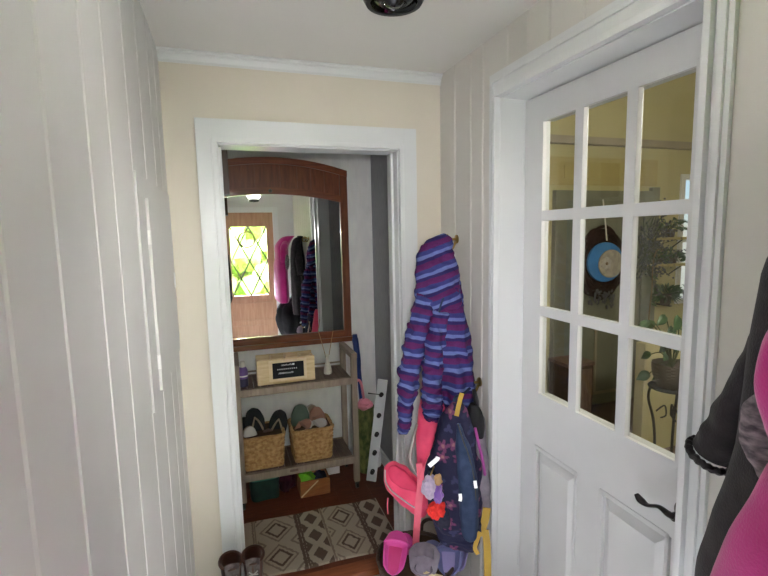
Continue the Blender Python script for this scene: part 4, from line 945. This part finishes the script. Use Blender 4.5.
# wreath plaque
wy = KY1-.07; wc = Vector((3.385, wy, 1.345))
t = thing('twig_wreath', 'dark twig wreath with blue and cream plaque on the door in the yellow room', 'wreath', wc)
b = B()
for q in range(30):
    r0 = random.uniform(.13, .255)
    b.tube([wc+Vector(((r0+.018*math.sin(a*1.7+q))*math.cos(a*PI/9+q), random.uniform(-.012, .025), (r0*1.22+.02*math.cos(a*1.3+q))*math.sin(a*PI/9+q))) for a in range(19)], random.uniform(.008, .016), 6, 60)
b.build('twig_ring', 'twig', t)
def disc(cx, cz, rx, rz, y0, y1, n=48, wob=0): 
    return [[Vector((cx+rx*s*math.cos(a)*(1+wob*math.sin(3*a)), y, cz+rz*s*math.sin(a)*(1+wob*math.sin(3*a)))) for a in [2*PI*j/n for j in range(n)]] for y, s in ((y0, .97), (y0-.004, 1), (y1+.004, 1), (y1, .97))]
B().loft(disc(wc.x+.0, wc.z+.01, .195, .175, wy-.03, wy-.055)).build('blue_plaque', 'plateblue', t)
B().loft(disc(wc.x+.045, wc.z-.005, .135, .125, wy-.056, wy-.07)).build('cream_disc', 'platewhite', t)
fcn = wc+Vector((-.015, -.075, 0)); b = B()
for q in range(6): b.ball(fcn+Vector((.036*math.cos(q*1.05+.3), 0, .034*math.sin(q*1.05+.3))), .024, 2, (1, .35, 1), .4)
b.build('pale_flower', 'whitecanvas', t)
B().ball(fcn+Vector((0, -.008, 0)), .014, 2, (1, .6, 1)).build('flower_centre', 'tanstrap', t)
b = B(); rnd = random.Random(3)
for q in range(60):
    p_ = wc+Vector((rnd.uniform(-.14, .14), rnd.uniform(-.05, .0), rnd.uniform(-.40, -.24))); b.ball(p_, rnd.uniform(.008, .016), 1, (1, .6, 1.5))
b.build('dried_sprigs', 'leafgrey', t)
B().ribbon([wc+Vector((-.005, -.06, .2)), wc+Vector((-.005, -.03, .4)), wc+Vector((-.005, .0, .56))], .014, .003, side=(1, 0, 0)).build('ribbon', 'ribbon', t)
def leaf(b, p, d, L, w, up=None):
    d = Vector(d).normalized(); x = d.cross(Vector(up or (.3, -.8, .5))).normalized(); n = x.cross(d)
    vs = []
    for i in range(6):
        f = i/5; ww = w*math.sin(PI*min(1, f*.85+.12))**.8*(1-f**4)
        c = Vector(p)+d*(L*f)-Vector((0, 0, .18*L*f*f))
        vs.append([b.bm.verts.new(c-x*ww+n*ww*.25), b.bm.verts.new(c), b.bm.verts.new(c+x*ww+n*ww*.25)])
    for i in range(5):
        for j in (0, 1): b.bm.faces.new((vs[i][j], vs[i][j+1], vs[i+1][j+1], vs[i+1][j]))
def solid(o, th=.0015):
    s = o.modifiers.new('thick', 'SOLIDIFY'); s.thickness = th; return o
# dried lavender
fc = Vector((3.86, KY1-.10, 1.50))
t = thing('dried_lavender_bunch', 'hanging bunch of dried lavender just right of the twig wreath', 'dried flowers', fc)
b = B(); s2 = B()
for q in range(90):
    ang = random.gauss(0, .55); L = random.uniform(.18, .46); el = random.uniform(-.9, 1.0)
    d = Vector((math.sin(ang)*.9+.3, random.uniform(-.25, .05), el)).normalized()
    o_ = fc+Vector((random.uniform(-.05, .05), random.uniform(-.03, .02), random.uniform(-.25, .15)))
    e = o_+d*L*.7; s2.tube([o_, e], .0022, 5, 2)
    for j in range(6): b.ball(o_+d*(L*(.35+.09*j))+Vector((random.uniform(-.01, .01), random.uniform(-.01, .01), random.uniform(-.01, .01))), random.uniform(.006, .012), 1)
b.build('flower_heads', 'leafgrey', t); s2.build('stems', 'stem', t)
# plant shelves in front of the window
def plant(name, label, c, pot, n, spread, drop, par_cat='plant', lsz=(.04, .075), seed=0, potm='pottery'):
    rnd = random.Random(seed); c = Vector(c)
    t = thing(name, label, par_cat, c, None)
    r, h = pot
    B().lathe([(0, 0), (r*.72, 0), (r*.76, .004), (r, h), (r*1.06, h), (r*1.06, h*.86+.01), (r*.92, h*.98), (r*.88, h*.9), (0, h*.9)], c, 24).build('pot', potm, t)
    b = B(); s_ = B()
    for q in range(n):
        a = rnd.uniform(0, 2*PI); L = rnd.uniform(.5, 1)*spread; up = rnd.uniform(.1, 1)
        p0 = c+Vector((0, 0, h*.9)); p1 = p0+Vector((math.cos(a)*L*.5, math.sin(a)*L*.4, up*spread*.8)); p2 = p0+Vector((math.cos(a)*L, math.sin(a)*L*.6, up*spread*.8-drop*rnd.random()))
        s_.tube([p0, p1, p2], .0022, 5, 6)
        for f in (.45, .7, .95):
            pp = catmull([p0, p1, p2], f); leaf(b, pp, (math.cos(a+rnd.uniform(-1, 1)), math.sin(a)*.6-.3, rnd.uniform(-.6, .7)), rnd.uniform(*lsz), rnd.uniform(.010, .02))
    solid(b.build('leaves', 'leaf', t)); s_.build('stems', 'stem', t)
    return t
t = thing('plant_shelf', 'pale wall shelf unit holding small potted plants beside the bright kitchen window', 'shelf', (4.2, KY1-.09, 1.28))
for z in (1.30, 1.545): B().box(3.93, 4.34, KY1-.17, KY1-.002, z-.012, z+.012, .003).build('shelf_board', 'yellowtrim', t)
for z in (1.30, 1.545):
    for x in (3.99, 4.27): B().bar((x, KY1-.006, z-.1), (x, KY1-.13, z-.012), .012, .008).build('bracket', 'iron', t)
plant('potted_plant', 'spiky leafy plant on the upper plant shelf', (4.16, KY1-.09, 1.557), (.045, .07), 14, .14, .03, seed=2)
plant('potted_plant', 'small trailing plant on the lower plant shelf at its right', (4.2, KY1-.09, 1.312), (.045, .065), 14, .11, .07, seed=3)
plant('potted_plant', 'small leafy plant on the lower plant shelf at its left', (4.03, KY1-.09, 1.312), (.035, .05), 9, .10, .05, seed=5)
t = thing('trailing_vine', 'long arching vine with few leaves hanging from the plant shelf', 'vine', (3.9, KY1-.12, .9))
vp = [aty(u, v, KY1-.13) for u, v in [(668, 262), (663, 252), (655, 246), (650, 248)]]
B().tube([(4.03, KY1-.13, 1.40), (3.99, KY1-.15, 1.45), (3.93, KY1-.15, 1.43), (3.90, KY1-.15, 1.30), (3.90, KY1-.15, 1.1), (3.88, KY1-.15, .85), (3.88, KY1-.15, .6)], .005, 6, 60).build('stem', 'twiglight', t)
b = B()
for z in (1.38, 1.2, .95, .8): leaf(b, (3.90, KY1-.15, z), (random.uniform(-1, 1), -.4, -.3), .06, .018)
solid(b.build('leaves', 'leaf', t))
t = thing('hanging_plant', 'bushy green plant on a wall bracket below the plant shelf', 'plant', (4.14, KY1-.1, .93))
b = B(); rnd = random.Random(8); c = Vector((4.13, KY1-.10, 1.02))
for q in range(130):
    a, e = rnd.uniform(0, 2*PI), rnd.uniform(-.6, 1); leaf(b, c+Vector((math.cos(a)*.06, math.sin(a)*.05, e*.06)), (math.cos(a), math.sin(a), e), rnd.uniform(.05, .10), rnd.uniform(.010, .018))
solid(b.build('leaves', 'leaf', t)); B().lathe([(0, -.1), (.04, -.1), (.055, 0), (.05, .0), (0, -.01)], c, 20).build('pot', 'pottery', t); B().bar(c+Vector((0, .098, -.105)), c+Vector((0, -.06, -.105)), .02, .01).build('bracket', 'iron', t)
plant('potted_plant', 'small plant low on the kitchen window sill at the right edge of the glass', (4.44, KY1-.07, .955), (.04, .06), 10, .12, .03, seed=9)
# plant stand
pc = Vector((2.74, 0, 0))
t = thing('plant_stand', 'black wrought iron plant stand with curled legs in the yellow room', 'plant stand', pc)
for a in (.4, 2.5, 4.6):
    e = Vector((math.cos(a), math.sin(a), 0))
    B().tube([pc+e*.11+Vector((0, 0, .68)), pc+e*.12+Vector((0, 0, .60)), pc+e*.085+Vector((0, 0, .45)), pc+e*.075+Vector((0, 0, .25)), pc+e*.11+Vector((0, 0, .06)), pc+e*.16+Vector((0, 0, .008))], .008, 8, 40).build('leg', 'iron', t)
    B().tube([pc+e*.075+Vector((0, 0, .52)), pc+e*.03+Vector((0, 0, .56)), pc+e*.02+Vector((0, 0, .50)), pc+e*.05+Vector((0, 0, .48))], .005, 8, 24).build('scroll', 'iron', t)
B().tube([pc+Vector((.118*math.cos(u), .118*math.sin(u), .68)) for u in [2*PI*j/24 for j in range(25)]], .008, 8, 60).lathe([(0, .672), (.116, .672), (.116, .68), (0, .68)], pc, 32).build('top_ring', 'iron', t)
t = thing('potted_vine', 'heart-leaved vine in a brown wicker pot on the iron plant stand', 'plant', pc+Vector((0, 0, .681)))
rings = []
for i in range(17):
    f = i/16; r = .075+.035*math.sin(PI*f*.6); rings.append([pc+Vector(((r+.004*math.sin(j*1.3+(i % 2)*PI))*math.cos(2*PI*j/48), (r+.004*math.sin(j*1.3+(i % 2)*PI))*math.sin(2*PI*j/48), .683+.15*f)) for j in range(48)])
rings.append([pc+Vector((.06*math.cos(2*PI*j/48), .06*math.sin(2*PI*j/48), .80)) for j in range(48)])
B().loft(rings).build('wicker_pot', 'pottery', t)
b = B(); s_ = B(); rnd = random.Random(4)
for q in range(16):
    a = rnd.uniform(0, 2*PI); R_ = rnd.uniform(.05, .14); hz_ = rnd.uniform(.05, .34) if q < 12 else rnd.uniform(-.1, .05)
    p0 = pc+Vector((0, 0, .80)); p2 = p0+Vector((R_*math.cos(a), R_*math.sin(a), hz_)); p1 = (p0+p2)/2+Vector((0, 0, .05))
    s_.tube([p0, p1, p2], .003, 6, 8); leaf(b, p2, (math.cos(a), math.sin(a)-.3, -.35), rnd.uniform(.06, .10), rnd.uniform(.022, .034))
for tx, tz in ((2.655, 1.07), (2.70, 1.13), (2.72, 1.01)):
    s_.tube([pc+Vector((0, 0, .8)), ((pc.x+tx)/2+.02, -.03, .95), (tx, -.06, tz)], .003, 6, 10); leaf(b, (tx, -.06, tz), (-.5, -.2, -.5), .10, .036)
solid(b.build('leaves', 'leaf', t)); s_.build('stems', 'stem', t)
# dark low cabinet in the yellow room
t = thing('side_cabinet', 'low dark brown cabinet in the far left corner of the yellow room', 'cabinet', (2.96, KY1-.25, 0))
B().box(2.86, 3.12, KY1-.30, KY1-.06, .04, .50, .006).build('body', 'darkwood', t); B().box(2.85, 3.13, KY1-.31, KY1-.055, .50, .53, .005).build('top', 'slat', t)
B().box(2.88, 3.10, KY1-.312, KY1-.30, .08, .47, .004).build('cabinet_door', 'slat', t)
for x in (2.88, 3.07): B().box(x, x+.03, KY1-.28, KY1-.25, 0, .04).build('foot', 'darkwood', t)

# ------------------------------------------------------------------ light
w = bpy.data.worlds.new('sky'); sc.world = w; w.use_nodes = True; nt = w.node_tree
bg = nt.nodes['Background']; sky = nt.nodes.new('ShaderNodeTexSky'); sky.sky_type = 'HOSEK_WILKIE'; sky.turbidity = 4
sky.sun_direction = Vector((-.5, .45, .75)).normalized()
nt.links.new(sky.outputs[0], bg.inputs[0]); bg.inputs[1].default_value = 6
def light(name, typ, loc, power, col=(1, 1, 1), size=.1, size_y=None, rot=None, aim=None):
    l = bpy.data.lights.new(name, typ); l.energy = power; l.color = col
    o = bpy.data.objects.new(name, l); COL.objects.link(o); o.location = loc
    if typ == 'AREA':
        l.size = size
        if size_y: l.shape = 'RECTANGLE'; l.size_y = size_y
    elif typ != 'SUN': l.shadow_soft_size = size
    if aim is not None: o.rotation_euler = (Vector(aim)-Vector(loc)).to_track_quat('-Z', 'Y').to_euler()
    return o
s = light('sun', 'SUN', (0, 0, 8), 5, (1, .95, .85), aim=(2, -3, 3)); s.data.angle = .01
fl = light('camera_flash', 'SPOT', (.30, -2.07, 1.74), 80, (1, .99, 1.0), .02, aim=(1.0, .8, 1.0))
fl.data.spot_size = math.radians(78); fl.data.spot_blend = 1
light('hall_fill_panel', 'AREA', (.52, -4.5, 3.35), 7900, (.90, .955, 1.16), 1.6, 1.2, aim=(.52, -3, 1.36))  # unseen area lamp added outside the front door to fill the hall
light('hall_bulb', 'POINT', (LC.x, LC.y, 2.19), 5, (1, .97, .93), .03)
light('kitchen_fill', 'POINT', (2.5, -1.3, 2.15), 120, (1, .96, .88), .15)  # added point light that brightens the yellow room, without any fixture
sc.view_settings.view_transform = 'Standard'; sc.view_settings.look = 'None'; sc.view_settings.gamma = 1
sc.view_settings.use_curve_mapping = False; sc.view_settings.exposure = 0
sc.cycles.max_bounces = 14; sc.cycles.diffuse_bounces = 8; sc.cycles.glossy_bounces = 6; sc.cycles.transparent_max_bounces = 12
sc.cycles.use_denoising = True; sc.cycles.sample_clamp_indirect = 0
